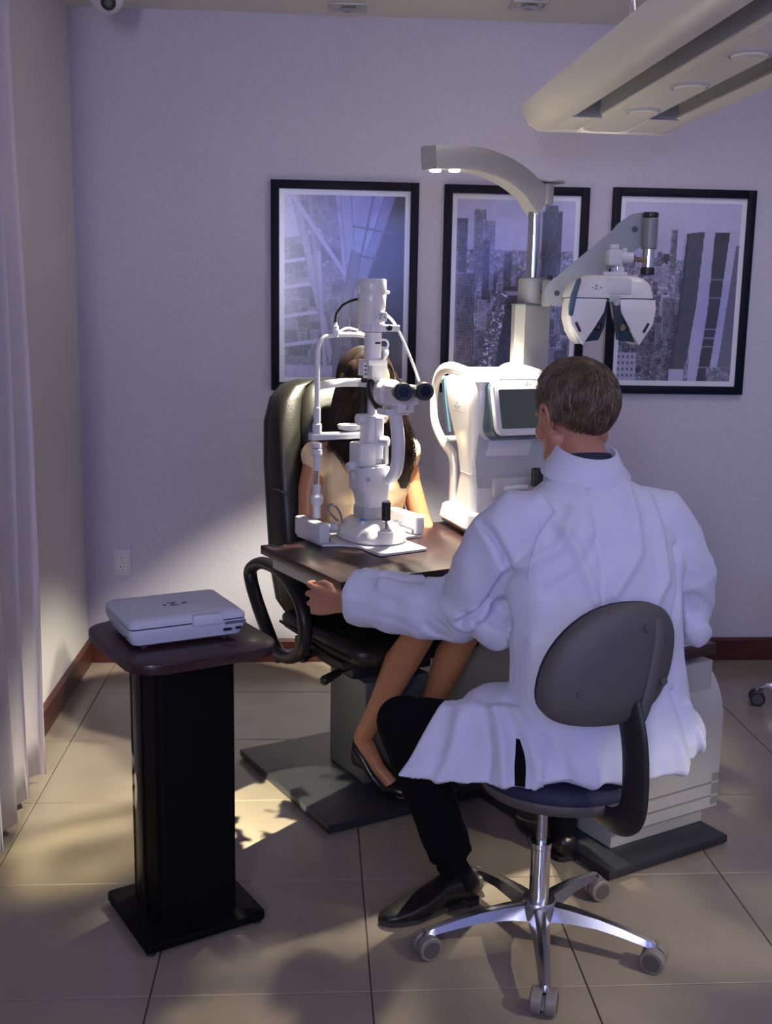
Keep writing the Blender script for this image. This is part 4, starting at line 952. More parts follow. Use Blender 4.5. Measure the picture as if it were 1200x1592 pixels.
def stool():
    t = empty('rolling_stool', (.556, 2.440, 0), 0, 'rolling stool with grey shell backrest and chrome five-star base under the doctor', 'stool')
    star(t, .275, R(190), 0, ALU, [R(200), R(250), R(330), R(20), R(100)])
    obj('gas_column', MB().cyl((0, 0, .115), (0, 0, .255), .0245, n=28, bev=.003).cyl((0, 0, .255), (0, 0, .268), .026, n=28), CHROME, t)
    obj('piston', MB().cyl((0, 0, .26), (0, 0, .395), .0135, n=20), ALU, t)
    # seat pan and cushion, in the doctor's frame: a bit to the right of the column
    sx, sy = .050, .02
    def sring(z, a, b, xo=0): return [Vector((sx + xo + math.cos(2 * PI * k / 36) * a, sy + math.sin(2 * PI * k / 36) * b, z)) for k in range(36)]
    obj('seat_shell', MB().rings([sring(.388, .09, .085), sring(.392, .15, .14), sring(.405, .195, .18), sring(.425, .208, .192), sring(.434, .206, .19)]), STOOLG, t, 60)
    obj('seat_cushion', MB().rings([sring(.434, .200, .185), sring(.445, .204, .188), sring(.458, .195, .18), sring(.464, .15, .14)]), NAVY, t, 60)
    obj('mechanism', MB().box((.02, -.01, .385), (.13, .10, .025), bev=.006), BLKPL, t)
    kn = obj('tilt_knob', MB().lathe([(.016, .355), (.026, .360), (.026, .378), (.014, .384)], (.13, .10, 0), 20), WHITE2, t)
    # back bar: from under the seat, out behind, up into the shell
    A15 = R(15); U_ = Vector((math.cos(A15), math.sin(A15), 0)); V_ = Vector((-math.sin(A15), math.cos(A15), 0)); O_ = Vector((.66, 2.45, 0)) - Vector((.556, 2.44, 0))
    def Dp(a, b, z): return O_ + U_ * a + V_ * b + Vector((0, 0, z))
    bar = smoothcurve([Dp(-.04, .04, .392), Dp(-.03, -.10, .396), Dp(-.028, -.195, .408), Dp(-.022, -.245, .450), Dp(-.020, -.250, .53), Dp(-.022, -.238, .62), Dp(-.030, -.215, .70)], 6)
    obj('back_bar', MB().tube(bar, [(.036, .010)] * len(bar), 16, up=tuple(V_)), BLKPL, t, 50)
    # backrest shell: egg outline, slightly cupped
    out = []
    def outline(k, n=44, sc=1.0):
        a = 2 * PI * k / n; c, s_ = math.cos(a), math.sin(a)
        x = .163 * math.copysign(abs(c) ** .85, c); z = .137 * math.copysign(abs(s_) ** .85, s_)
        x += -.18 * x * 0 + .022 * (z / .137) * 1.0   # leans to the right at the top
        if c < 0: z -= .035 * (abs(c) ** 2)
        return x * sc, z * sc
    def R_(sc, dep): return [Dp(-.062 + x, -.205 + dep + 1.4 * x * x, .785 + z) for x, z in (outline(k, 44, sc) for k in range(44))]
    sh = obj('backrest_shell', MB().rings([R_(.30, -.040), R_(.62, -.036), R_(.88, -.028), R_(.97, -.018), R_(1.0, -.006), R_(.995, .004)]), STOOLG, t, 60)
    obj('backrest_cushion', MB().rings([R_(.985, .004), R_(.99, .016), R_(.90, .030), R_(.4, .034)]), NAVY, t, 60)
    rp = smoothcurve([Dp(.035, -.222, .885), Dp(.030, -.231, .84), (Dp(.018, -.236, .77)), Dp(.002, -.239, .70), Dp(-.010, -.238, .665)], 6)
    obj('rib', MB().tube(rp, [(.014, .007)] * len(rp), 14, up=tuple(V_)), STOOLG, sh, 60)
    for x, z in ((-.155, .735), (-.005, .872), (.052, .742)):
        obj('plug', MB().cyl(Dp(x, -.240 + 1.4 * (x + .062) ** 2, z), Dp(x, -.246 + 1.4 * (x + .062) ** 2, z), .009, n=16, bev=.001), STOOLG, sh)
stool()
def far_stool():
    t = empty('office_chair', (2.02, 4.02, 0), 0, 'chrome footed rolling chair entering the picture at the right edge', 'chair')
    th0 = math.atan2(4.08 - 4.02, 1.79 - 2.02)
    star(t, .235, th0, .0, CHROME, [th0] * 5, BLKPL)
    obj('gas_column', MB().cyl((0, 0, .115), (0, 0, .40), .024, n=24), CHROME, t)
    obj('seat', MB().lathe([(.10, .40), (.19, .41), (.21, .43), (.21, .47), (.19, .485), (.10, .49)], (0, 0, 0), 32), BLKPL, t)
far_stool()

# ------------------------------------------------------------ people kit
def merge(dst, src, M):
    src.bm.transform(M); me = bpy.data.meshes.new('t'); src.bm.to_mesh(me); src.bm.free(); dst.bm.from_mesh(me); bpy.data.meshes.remove(me)
def head_shape(male=True):
    h = MB(); k = 1.0 if male else .93
    h.ell((0, -.018, .036), (.077, .098, .088), n=28, m=16)
    h.ell((0, .022, -.010), (.066 * k, .070, .080)); h.ell((0, .040, -.060), (.054 * k, .045, .052))
    h.ell((0, .060, -.098), (.026 * k, .026, .022))
    for s in (-1, 1):
        h.tube([(s * .058 * k, -.012, -.045), (s * .050 * k, .018, -.082), (s * .026 * k, .055, -.102)], [.024 * k, .026 * k, .022 * k], 12, round_=True)
        h.ell((s * .044 * k, .056, -.026), (.022, .022, .022)); h.ell((s * .030, .077, .017), (.022, .010, .007))
        # ear: helix, bowl and lobe
        h.ell((s * .078, -.008, .000), (.007, .017, .028), rot=(R(-12), 0, s * R(-18)))
        h.tube(smoothcurve([(s * .078, .008, -.002), (s * .083, .008, .022), (s * .088, -.008, .033), (s * .091, -.024, .024), (s * .089, -.027, .002), (s * .084, -.018, -.018), (s * .079, -.006, -.030)], 4), [.0052] * 25, 8, round_=True)
        h.ell((s * .079, -.002, -.028), (.006, .009, .010))
        h.ell((s * .012, .098, -.036), (.008, .010, .007))
    h.tube([(0, .082, .012), (0, .098, -.010), (0, .110, -.030)], [.008, .009, .011], 12, round_=True)
    h.tube(smoothcurve([(-.024, .078, -.066), (0, .092, -.063), (.024, .078, -.066)], 5), [.0050] * 11, 8, round_=True)
    h.tube(smoothcurve([(-.020, .077, -.074), (0, .090, -.074), (.020, .077, -.074)], 5), [.0060] * 11, 8, round_=True)
    return h
def hand(mb, M, curl=(30, 35, 25), thumb=0.0, size=1.0, spread=4):
    h = MB(); S = size
    rings = []
    for y, hw, hh, z in ((-.045, .025, .020, .002), (-.02, .026, .019, .001), (0, .029, .018, 0), (.03, .037, .0165, 0), (.06, .041, .0145, 0), (.085, .041, .012, 0), (.094, .036, .008, 0)):
        rings.append([Vector((math.copysign(abs(math.cos(2 * PI * k / 20)) ** .8, math.cos(2 * PI * k / 20)) * hw, y, z + math.sin(2 * PI * k / 20) * hh)) for k in range(20)])
    h.rings(rings)
    for i, (x, y, L, r) in enumerate(((.031, .086, .076, .0083), (.0105, .091, .084, .0086), (-.0105, .089, .078, .0082), (-.030, .081, .062, .0072))):
        p = Vector((x, y - .012, 0)); a = 0; az = R((1.5 - i) * spread); pts = [p]
        rad = [r * 1.05]
        for j, f in enumerate((.46, .30, .24)):
            a += R(curl[j] + i * 3); d = Vector((math.sin(az) * math.cos(a), math.cos(az) * math.cos(a), -math.sin(a)))
            q = pts[-1] + d * (L * f + (.012 if j == 0 else 0)); pts.append((pts[-1] + q) / 2); rad.append(r * (1.0 - .07 * j)); pts.append(q); rad.append(r * (1.02 - .09 * j))
        h.tube(pts, rad, 10, round_=True)
    t = thumb
    h.tube([(.018, .012, -.006), (.040, .036, -.010), (.054 - .010 * t, .062, -.014), (.058 - .022 * t, .088, -.020 - .004 * t)], [.0145, .0130, .0108, .0092], 12, round_=True)
    h.bm.transform(Matrix.Scale(S, 4)); merge(mb, h, M)
def frame_m(o, y, z):
    y = Vector(y).normalized(); z = Vector(z); z = (z - y * z.dot(y)).normalized(); x = y.cross(z)
    return Matrix.Translation(o) @ Matrix((x, y, z)).transposed().to_4x4()
def strands(name, paths, r, m, parent):
    """paths: (n, k, 3) array of strand centre lines -> one mesh of thin three-sided tapering hairs"""
    P = np.asarray(paths, float); n, k, _ = P.shape
    T = np.gradient(P, axis=1); T /= np.linalg.norm(T, axis=2, keepdims=True) + 1e-9
    ref = np.array([.3, .5, .8]); A = np.cross(T, ref); A /= np.linalg.norm(A, axis=2, keepdims=True) + 1e-9; B = np.cross(T, A)
    taper = np.interp(np.linspace(0, 1, k), [0, .15, .6, 1], [.7, 1, .9, .12])[None, :, None] * r
    V = np.stack([P + taper * (A * math.cos(a) + B * math.sin(a)) for a in (0, 2 * PI / 3, 4 * PI / 3)], 2).reshape(-1, 3)
    base = (np.arange(n) * k * 3)[:, None, None]; i = (np.arange(k - 1) * 3)[None, :, None]; j = np.arange(3)[None, None]; j2 = (j + 1) % 3
    F = np.stack([base + i + j, base + i + j2, base + i + 3 + j2, base + i + 3 + j], -1).reshape(-1, 4)
    me = bpy.data.meshes.new(name); me.from_pydata(V.tolist(), [], F.tolist()); me.update(); me.shade_smooth()
    o = finish(me, name, m, parent); return o
def unit_(a): return a / (np.linalg.norm(a, axis=-1, keepdims=True) + 1e-9)

# ------------------------------------------------------------ the examiner on the stool
def doctor():
    t = empty('person', (.66, 2.45, 0), R(15), 'seated person in white lab coat and black trousers seen from behind, reaching to table edge', 'person')
    hl = Vector((.062, .262, 1.277)); HM = Matrix.Translation(hl) @ Euler((R(-10), R(-2), R(9)), 'XYZ').to_matrix().to_4x4() @ Matrix.Scale(1.10, 4)
    b = MB(); merge(b, head_shape(True), HM)
    b.tube([(.06, .155, 1.10), (.062, .190, 1.17), (.056, .228, 1.225), (.052, .25, 1.27)], [(.066, .070), (.058, .060), (.056, .058), (.052, .05)], 22, up=(0, 1, 0), round_=True)
    b.tube([(.02, .02, .50), (.03, .04, .64), (.04, .09, .82), (.05, .13, 1.00), (.055, .15, 1.08)], [(.14, .10), (.13, .085), (.14, .085), (.15, .08), (.09, .06)], 20, up=(0, 1, 0), round_=True)
    b.tube([(-.09, .13, 1.05), (.05, .15, 1.07), (.19, .14, 1.05)], [.055, .065, .055], 14, round_=True)
    # left arm to the table corner, right arm forward
    wr = Vector((-.452, .535, .768))
    b.tube([(-.14, .13, 1.04), (-.18, .21, .92), (-.215, .285, .805), (-.33, .41, .785), wr], [.050, .045, .040, .036, .026], 14, round_=True)
    b.tube([(.24, .13, 1.04), (.32, .12, .92), (.375, .16, .80), (.33, .30, .80), (.27, .42, .82)], [.050, .045, .040, .034, .026], 14, round_=True)
    Rm = Matrix.Rotation(R(12), 3, 'Z')     # table frame seen from this one
    y = Rm @ Vector((-.27, .94, -.10)); z = Rm @ Vector((-.93, -.22, .12))
    hand(b, frame_m(wr + (Rm @ Vector((-.022, .018, -.012))), y, z), (14, 34, 30), .7, 1.0, 7)
    hand(b, frame_m((.25, .455, .822), (-.4, .9, -.1), (.1, .1, 1)) @ Matrix.Scale(-1, 4, (1, 0, 0)), (25, 30, 20), .3)
    for hip, kn, an in (((-.09, .02, .52), (-.355, .30, .500), (-.235, .262, .11)), ((.12, .03, .52), (.14, .44, .500), (.165, .405, .11))):
        b.tube([hip, tuple((Vector(hip) + Vector(kn)) / 2), kn, tuple((Vector(kn) * .6 + Vector(an) * .4)), an], [.068, .06, .05, .045, .034], 14, round_=True)
        b.ell((an[0], an[1], .07), (.032, .036, .035))
    nm = union(b, .0032, 3, deci=.55)
    finish(nm, 'body', SKIN, t)
    for s in (-1, 1):
        e = obj('eye', MB().ell(HM @ Vector((s * .031, .071, .001)), (.011, .011, .011)), EYEW, t)
    # --- coat: torso, sleeves, skirt over the seat and the left thigh
    c = MB(); rings = []
    for z_, hw, hd, x, y_ in ((.478, .225, .160, .030, .00), (.490, .240, .178, .030, .00), (.53, .242, .172, .032, .00), (.60, .228, .150, .036, .012), (.72, .220, .132, .042, .045), (.84, .226, .135, .048, .085), (.95, .236, .132, .052, .115), (1.03, .228, .118, .055, .135), (1.08, .19, .10, .057, .150), (1.115, .135, .088, .060, .165), (1.145, .088, .078, .062, .178), (1.165, .074, .070, .064, .188)):
        rings.append([Vector((x + math.copysign(abs(math.cos(2 * PI * k / 40)) ** .85, math.cos(2 * PI * k / 40)) * hw, y_ + math.copysign(abs(math.sin(2 * PI * k / 40)) ** .9, math.sin(2 * PI * k / 40)) * hd, z_)) for k in range(40)])
    c.rings(rings)
    c.tube([(-.05, .135, 1.065), (-.125, .135, 1.045), (-.170, .15, .995), (-.195, .20, .91), (-.200, .24, .825), (-.220, .29, .785), (-.30, .37, .780), (-.37, .445, .778), (-.435, .512, .778)], [.055, .083, .090, .088, .086, .086, .078, .074, .074], 22, round_=False)
    c.ell((-.145, .205, .765), (.080, .080, .058)); c.ell((-.27, .33, .745), (.07, .07, .045))
    c.tube([(.16, .135, 1.065), (.235, .135, 1.040), (.285, .13, .97), (.325, .125, .88), (.358, .15, .795), (.345, .23, .775), (.30, .36, .80), (.27, .42, .815)], [.055, .080, .084, .080, .080, .075, .065, .062], 22)
    c.ell((.350, .13, .76), (.062, .065, .065))
    # skirt draping over the left thigh
    sk = []
    for (x, y_, z_, hw, hh) in ((-.06, .02, .545, .13, .100), (-.13, .08, .552, .135, .100), (-.19, .135, .548, .128, .098), (-.235, .175, .535, .118, .092), (-.262, .200, .525, .108, .084)):
        d = Vector((-.72, .69, 0)); n = Vector((.69, .72, 0))
        ring = []
        for k in range(32):
            a = 2 * PI * k / 32; co, si = math.cos(a), math.sin(a)
            zz = z_ + si * hh * (1 if si > 0 else .95); w = hw * (1 if si > 0 else 1 + .12 * abs(si))
            ring.append(Vector((x, y_, zz)) + n * (-co * w) + d * (.030 * si * -1 * 1.0))
        sk.append(ring)
    c.rings(sk)
    # hanging front panel, towards the camera, with pointed hem corner
    c.rings([[Vector(p) for p in ((-.10, -.10, .60), (-.22, -.03, .64), (-.36, .10, .62), (-.41, .17, .57))], [Vector(p) for p in ((-.07, -.06, .60), (-.20, .02, .64), (-.33, .15, .62), (-.38, .20, .58))]] and
            [[Vector(q) for q in row] for row in (
                ((-.14, -.075, .62), (-.17, -.105, .54), (-.195, -.115, .468), (-.175, -.085, .466), (-.12, -.02, .62)),
                ((-.20, -.010, .63), (-.255, -.045, .54), (-.285, -.050, .462), (-.265, -.020, .458), (-.17, .04, .63)),
                ((-.27, .060, .62), (-.330, .030, .53), (-.370, .035, .450), (-.345, .060, .446), (-.24, .11, .62)),
                ((-.335, .130, .600), (-.395, .100, .53), (-.455, .095, .445), (-.430, .120, .442), (-.305, .165, .60)))])
    # right-side bulge of cloth over the seat
    c.ell((.235, .0, .535), (.070, .11, .060)); c.ell((.262, .03, .500), (.045, .09, .030))
    folds = [([(-.30, .60), (-.33, .54), (-.37, .45)], .012, .008), ([(-.25, .60), (-.285, .47)], .010, -.008), ([(-.258, 1.079), (-.212, .982), (-.186, .935), (-.207, .845), (-.269, .773)], .010, -.016), ([(-.186, .943), (-.09, .995), (-.043, 1.07)], .014, .009),
             ([(-.12, .90), (-.05, .95), (.03, 1.04)], .014, -.006), ([(.118, 1.125), (.11, .984), (.025, .891)], .016, .009), ([(-.112, 1.103), (-.048, .988), (-.017, .878)], .014, .009),
             ([(.236, .978), (.238, .876), (.206, .814)], .012, -.009), ([(-.269, .789), (-.235, .662), (-.250, .476)], .012, .010), ([(.022, 1.129), (.011, .985), (.001, .861)], .012, -.007),
             ([(.182, 1.092), (.181, .912), (.132, .852)], .016, .008), ([(-.155, .779), (-.198, .626), (-.175, .48)], .016, .009), ([(-.06, .564), (-.071, .451)], .014, .006),
             ([(.152, .557), (.176, .47)], .016, .008), ([(.21, .62), (.26, .50)], .012, .010), ([(.17, .66), (.225, .47)], .010, -.007), ([(-.11, .74), (-.15, .60), (-.12, .47)], .016, -.006), ([(.0, .80), (-.10, .70), (-.16, .58)], .018, .006)]
    slv = [(Vector((-.16, .10, .80)), Vector((-.25, .37, .85)), .012, -.012), (Vector((-.25, .19, .78)), Vector((-.27, .34, .86)), .009, .010), (Vector((-.29, .25, .74)), Vector((-.31, .38, .855)), .009, -.009),
           (Vector((-.22, .17, .82)), Vector((-.23, .30, .87)), .009, .010), (Vector((-.20, .30, .89)), Vector((-.16, .12, .83)), .011, -.010), (Vector((-.30, .42, .85)), Vector((-.40, .48, .84)), .010, .009),
           (Vector((-.29, .29, .78)), Vector((-.38, .40, .83)), .010, .008), (Vector((-.25, .35, .865)), Vector((-.36, .42, .85)), .008, -.008), (Vector((-.34, .33, .71)), Vector((-.42, .44, .76)), .012, .006),
           (Vector((.30, .04, .83)), Vector((.42, .12, .76)), .012, -.010), (Vector((.30, .05, .78)), Vector((.40, .10, .70)), .012, .009), (Vector((.26, .05, .95)), Vector((.40, .10, .90)), .016, .006)]
    def post(co, no):
        back = np.clip(-no[:, 1] * 1.5 + .1, 0, 1)
        n2 = no.copy()
        for pl, wd, am in folds:
            dist = np.full(len(co), 9.)
            for (ax, az), (bx, bz) in zip(pl[:-1], pl[1:]):
                dx, dz = bx - ax, bz - az; tt = np.clip(((co[:, 0] - ax) * dx + (co[:, 2] - az) * dz) / (dx * dx + dz * dz), 0, 1)
                dist = np.minimum(dist, np.hypot(co[:, 0] - ax - tt * dx, co[:, 2] - az - tt * dz))
            mask = back * (co[:, 1] < .2)
            if pl[0][0] > -.2: mask = mask * (co[:, 0] > -.30)
            if am < -.03: mask = mask * 1.3
            co = co + n2 * (am * 1.55 * np.exp(-(dist / wd) ** 2) * mask)[:, None]
        for a, b_, wd, am in slv:
            a = np.array(a); d = np.array(b_) - a; tt = np.clip(((co - a) @ d) / (d @ d), 0, 1); dist = np.linalg.norm(co - a - tt[:, None] * d, axis=1)
            co = co + n2 * (am * np.exp(-(np.maximum(dist - .02, 0) / wd) ** 2) * (dist < .07))[:, None]
        # soft wrinkling of hanging cloth
        w = np.sin(co[:, 0] * 46 + 3 * np.sin(co[:, 2] * 14) + 5 * np.sin(co[:, 0] * 9)) * np.clip((.62 - co[:, 2]) / .2, 0, 1) * .003
        w += np.sin((co[:, 0] - co[:, 1]) * 48 + co[:, 2] * 9 + 1) * .0022
        w += np.sin(co[:, 2] * 90 + co[:, 0] * 30) * np.clip((-.2 - co[:, 0]) * 8, 0, 1) * (co[:, 2] > .66) * .0016
        co = co + n2 * w[:, None]
        # open the left cuff
        cen = np.array([-.435, .512, .778]); ax = unit_(np.array([-.066, .067, 0.0])); r = co - cen; al = r @ ax; rad = np.linalg.norm(r - al[:, None] * ax, axis=1)
        ins = (np.abs(al) < .03) & (rad < .062); co[ins] -= ax * (.050 * (1 - (rad[ins] / .066) ** 6))[:, None]
        # hollow under the hem
        und = (co[:, 2] < .47) & (no[:, 2] < -.8); co[und, 2] += .006
        return co
    nm = union(c, .0052, 6, post=post); coat = finish(nm, 'lab_coat', COAT, t)
    vg = MB(); row = []
    for i in range(9):
        z_ = .572 - i * .0125; w_ = .0015 + .0085 * math.sin(PI * min(1, (i + .5) / 7) * .62)
        q = []
        for x_ in (-.213 - w_, -.213, -.213 + w_):
            ok, hit, nn, _ = coat.ray_cast(Vector((x_ - .004 * i / 4, -.6, z_)), Vector((0, 1, 0)))
            q.append(Vector((x_ - .004 * i / 4, (hit.y if ok else -.06) - .0018, z_)))
        row.append(q)
    vg.rings([q + [v + Vector((0, .006, 0)) for v in q[::-1]] for q in row]); tag(obj('coat_vent', vg, TROU, coat, 60), 'dark vent slit in the coat')
    # collar: folded band round the neck
    def collar_ring(r1, r2, z_, dz, n=40):
        out = []
        for k in range(n):
            a = R(-230 + 280 * k / (n - 1)); out.append(Vector((.064 + math.cos(a) * r1, .188 + math.sin(a) * r2 - dz * 0, z_ + .055 * (math.sin(a) + .6) * .35)))
        return out
    cb = MB(); A_ = []
    for z_, r1, r2 in ((1.160, .068, .068), (1.196, .070, .071), (1.194, .077, .078), (1.168, .088, .088), (1.138, .114, .104), (1.130, .114, .102), (1.150, .088, .086), (1.16, .074, .074)):
        A_.append(collar_ring(r1, r2, z_, 0))
    ring_t = [[A_[i][k] for i in range(len(A_))] for k in range(40)]
    cb.rings(ring_t); obj('collar', cb, COAT, coat, 60)
    obj('shirt_collar', MB().tube([(.064, .180, 1.150), (.066, .190, 1.190)], [(.063, .061), (.060, .058)], 36, up=(0, 1, 0)), NAVY, t, 60)
    obj('sleeve_seam', MB().tube(smoothcurve([(-.10, .035, 1.085), (-.145, .028, 1.03), (-.165, .025, .97), (-.165, .035, .92)], 6), .0016, 6), COAT, coat)
    # --- trousers
    p = MB()
    p.tube([(-.10, .03, .49), (.13, .03, .49)], [.10, .10], 18, round_=True)
    for hip, kn, an in (((-.09, .02, .50), (-.360, .302, .495), (-.238, .262, .128)), ((.12, .03, .50), (.14, .44, .495), (.165, .405, .135))):
        h_, k_, a_ = Vector(hip), Vector(kn), Vector(an)
        p.tube([h_, h_ * .5 + k_ * .5, h_ * .12 + k_ * .88], [.085, .083, .074], 20, round_=True); p.ell(k_, (.074, .074, .070))
        p.tube([k_ + Vector((0, 0, -.01)), k_ * .65 + a_ * .35, k_ * .3 + a_ * .7, a_], [(.070, .070), (.066, .068), (.060, .062), (.056, .062)], 20, cap=True)
    def ppost(co, no):
        w = np.sin(co[:, 2] * 80 + np.sin(co[:, 0] * 40) * 2) * .0022 * np.clip((.30 - co[:, 2]) * 6, 0, 1) + np.sin(co[:, 0] * 60 + co[:, 1] * 60) * .0015
        return co + no * w[:, None]
    finish(union(p, .006, 5, post=ppost), 'trousers', TROU, t)
    # socks and shoes
    def shoe(heel, toe, an, mlabel):
        H = Vector(heel); T = Vector(toe); L = (T - H).length; d = (T - H).normalized(); n = Vector((-d.y, d.x, 0))
        s = MB(); rings = []
        for f, w, zt in ((-.01, .018, .050), (.02, .030, .074), (.10, .034, .082), (.25, .034, .088), (.36, .035, .086), (.46, .040, .070), (.60, .046, .056), (.74, .047, .046), (.88, .038, .036), (.96, .026, .030), (1.0, .012, .024)):
            zb = .012; rings.append([H + d * (L * f) + n * (w * math.copysign(abs(math.cos(2 * PI * k / 24)) ** .8, math.cos(2 * PI * k / 24))) + Vector((0, 0, (zt + zb) / 2 + (zt - zb) / 2 * math.copysign(abs(math.sin(2 * PI * k / 24)) ** .75, math.sin(2 * PI * k / 24)))) for k in range(24)])
        s.rings(rings)
        sh = obj('shoe', s, SHOE, t, 60)
        so = MB(); ol = []
        for f, w in ((0, .020), (.03, .031), (.15, .035), (.35, .034), (.5, .041), (.7, .049), (.85, .042), (.95, .028), (1.01, .008)): ol.append((f, w))
        poly = [H + d * (L * f) + n * w for f, w in ol] + [H + d * (L * f) - n * w for f, w in ol[::-1]]
        so.rings([[v + Vector((0, 0, z_)) for v in poly] for z_ in (.006, .016)])
        obj('sole', so, RUBBER, sh)
        obj('shoe_heel', MB().rings([[v + Vector((0, 0, z_)) for v in poly[:3] + poly[-3:]] for z_ in (.0, .008)]), RUBBER, sh)
        lc = H + d * (L * .40)
        for i in range(4):
            c_ = H + d * (L * (.34 + .055 * i)) + Vector((0, 0, .088 - .009 * i)); obj('lace', MB().tube([c_ - n * .016 + Vector((0, 0, -.004)), c_ + Vector((0, 0, .003)), c_ + n * .016 + Vector((0, 0, -.004))], .0022, 6), TROU, sh)
        b0 = H + d * (L * .34) + Vector((0, 0, .092))
        for s_ in (-1, 1): obj('lace', MB().tube(smoothcurve([b0, b0 + n * s_ * .014 + Vector((0, 0, .016)), b0 + n * s_ * .028 + Vector((0, 0, .010)), b0 + n * s_ * .012], 4), .0018, 6), TROU, sh)
        obj('sock', MB().tube([an + Vector((0, 0, .05)), an + Vector((0, 0, .0)), H + d * (L * .14) + Vector((0, 0, .060))], [.046, .041, .038], 18, round_=True), TROU, t)
    shoe((-.170, .248, 0), (-.452, .200, 0), Vector((-.235, .262, .10)), '')
    shoe((.165, .352, 0), (.150, .640, 0), Vector((.165, .405, .10)), '')
    # --- hair
    c0 = np.array([0, -.022, .038]); rr = np.array([.083, .105, .093])
    def hairline(ny, nx):
        return np.interp(ny, [-1, -.7, -.45, -.2, .0, .25, .5, .75, 1], [-.80, -.74, -.50, -.22, -.16, -.02, .40, .60, .70])
    hb = MB(); N, Mz = 40, 26; rings = []
    for i in range(Mz):
        ring = []
        for k in range(N):
            a = 2 * PI * k / N; ny = math.sin(a); zl = float(hairline(ny, math.cos(a))); el0 = math.asin(max(-.95, min(.9, zl))); el = el0 + (PI / 2 - .03 - el0) * i / (Mz - 1)
            v = np.array([math.cos(el) * math.cos(a), math.cos(el) * math.sin(a), math.sin(el)])
            q = (.94 if i == 0 else 1.0 + .015 * min(i, 3) / 3); ring.append(HM @ Vector(c0 + rr * v * q))
        rings.append(ring)
    inner = [[HM @ Vector(c0 + rr * np.array([math.cos(2 * PI * k / N) * .3, math.sin(2 * PI * k / N) * .3, -.1])) for k in range(N)]]
    hair = obj('hair', MB().rings(inner + rings), HAIRM, t, 180)
    def grow(n, k, seed, zmin_off=0.03, ln=(.035, .06), side=False):
        g_ = np.random.default_rng(seed); v = unit_(g_.normal(size=(n * 4, 3))); ok = v[:, 2] > hairline(v[:, 1], v[:, 0]) + zmin_off; v = v[ok][:n]
        crown = unit_(np.array([.12, -.62, .78])); tang = v - crown * (v @ crown)[:, None] * 1.0
        T_ = unit_(v * (v @ crown)[:, None] - crown + g_.normal(size=v.shape) * .10)
        # the front is combed back and over to the side
        fr = np.clip((v[:, 1] + .1) * 2.0, 0, 1) * np.clip(v[:, 2] * 2, 0, 1)
        T_ = unit_(T_ * (1 - .85 * fr)[:, None] + np.array([-.75, -.05, .45]) * (fr * .85)[:, None])
        # sides fall down and back
        sd = np.clip(np.abs(v[:, 0]) * 1.6 - .5, 0, 1) * (1 - fr); T_ = unit_(T_ + np.array([0, -.7, -.5]) * sd[:, None])
        L = g_.uniform(*ln, size=len(v)) * (1 - .45 * np.clip(-v[:, 2] + .1, 0, 1)); P = []; q = v.copy(); lift0 = g_.uniform(.01, .055, size=len(v)) * (1 + 1.0 * fr)
        wav = g_.uniform(0, 6.28, len(v))
        for s_ in range(k):
            f = s_ / (k - 1); lift = 1 + lift0 * math.sin(PI * (.12 + .70 * f)) * 1.25; P.append(c0 + rr * q * lift[:, None])
            bi = np.cross(q, T_); q = unit_(q + T_ * (L / k / .09)[:, None] + bi * (.010 * np.sin(wav + f * 4))[:, None]); T_ = unit_(T_ - q * (T_ * q).sum(1)[:, None] + np.array([0, 0, -.05]))
        P = np.stack(P, 1); Mx = np.array(HM); return P @ Mx[:3, :3].T + Mx[:3, 3]
    tag(strands('hair_strands', grow(4200, 7, 5, -.02), .0011, HAIRM, hair), kind='stuff')
    s2_ = strands('hair_strands', grow(900, 7, 11, -.02, (.03, .05)), .0009, HAIRG, hair); tag(s2_, 'grey hairs among the brown', kind='stuff')
doctor()

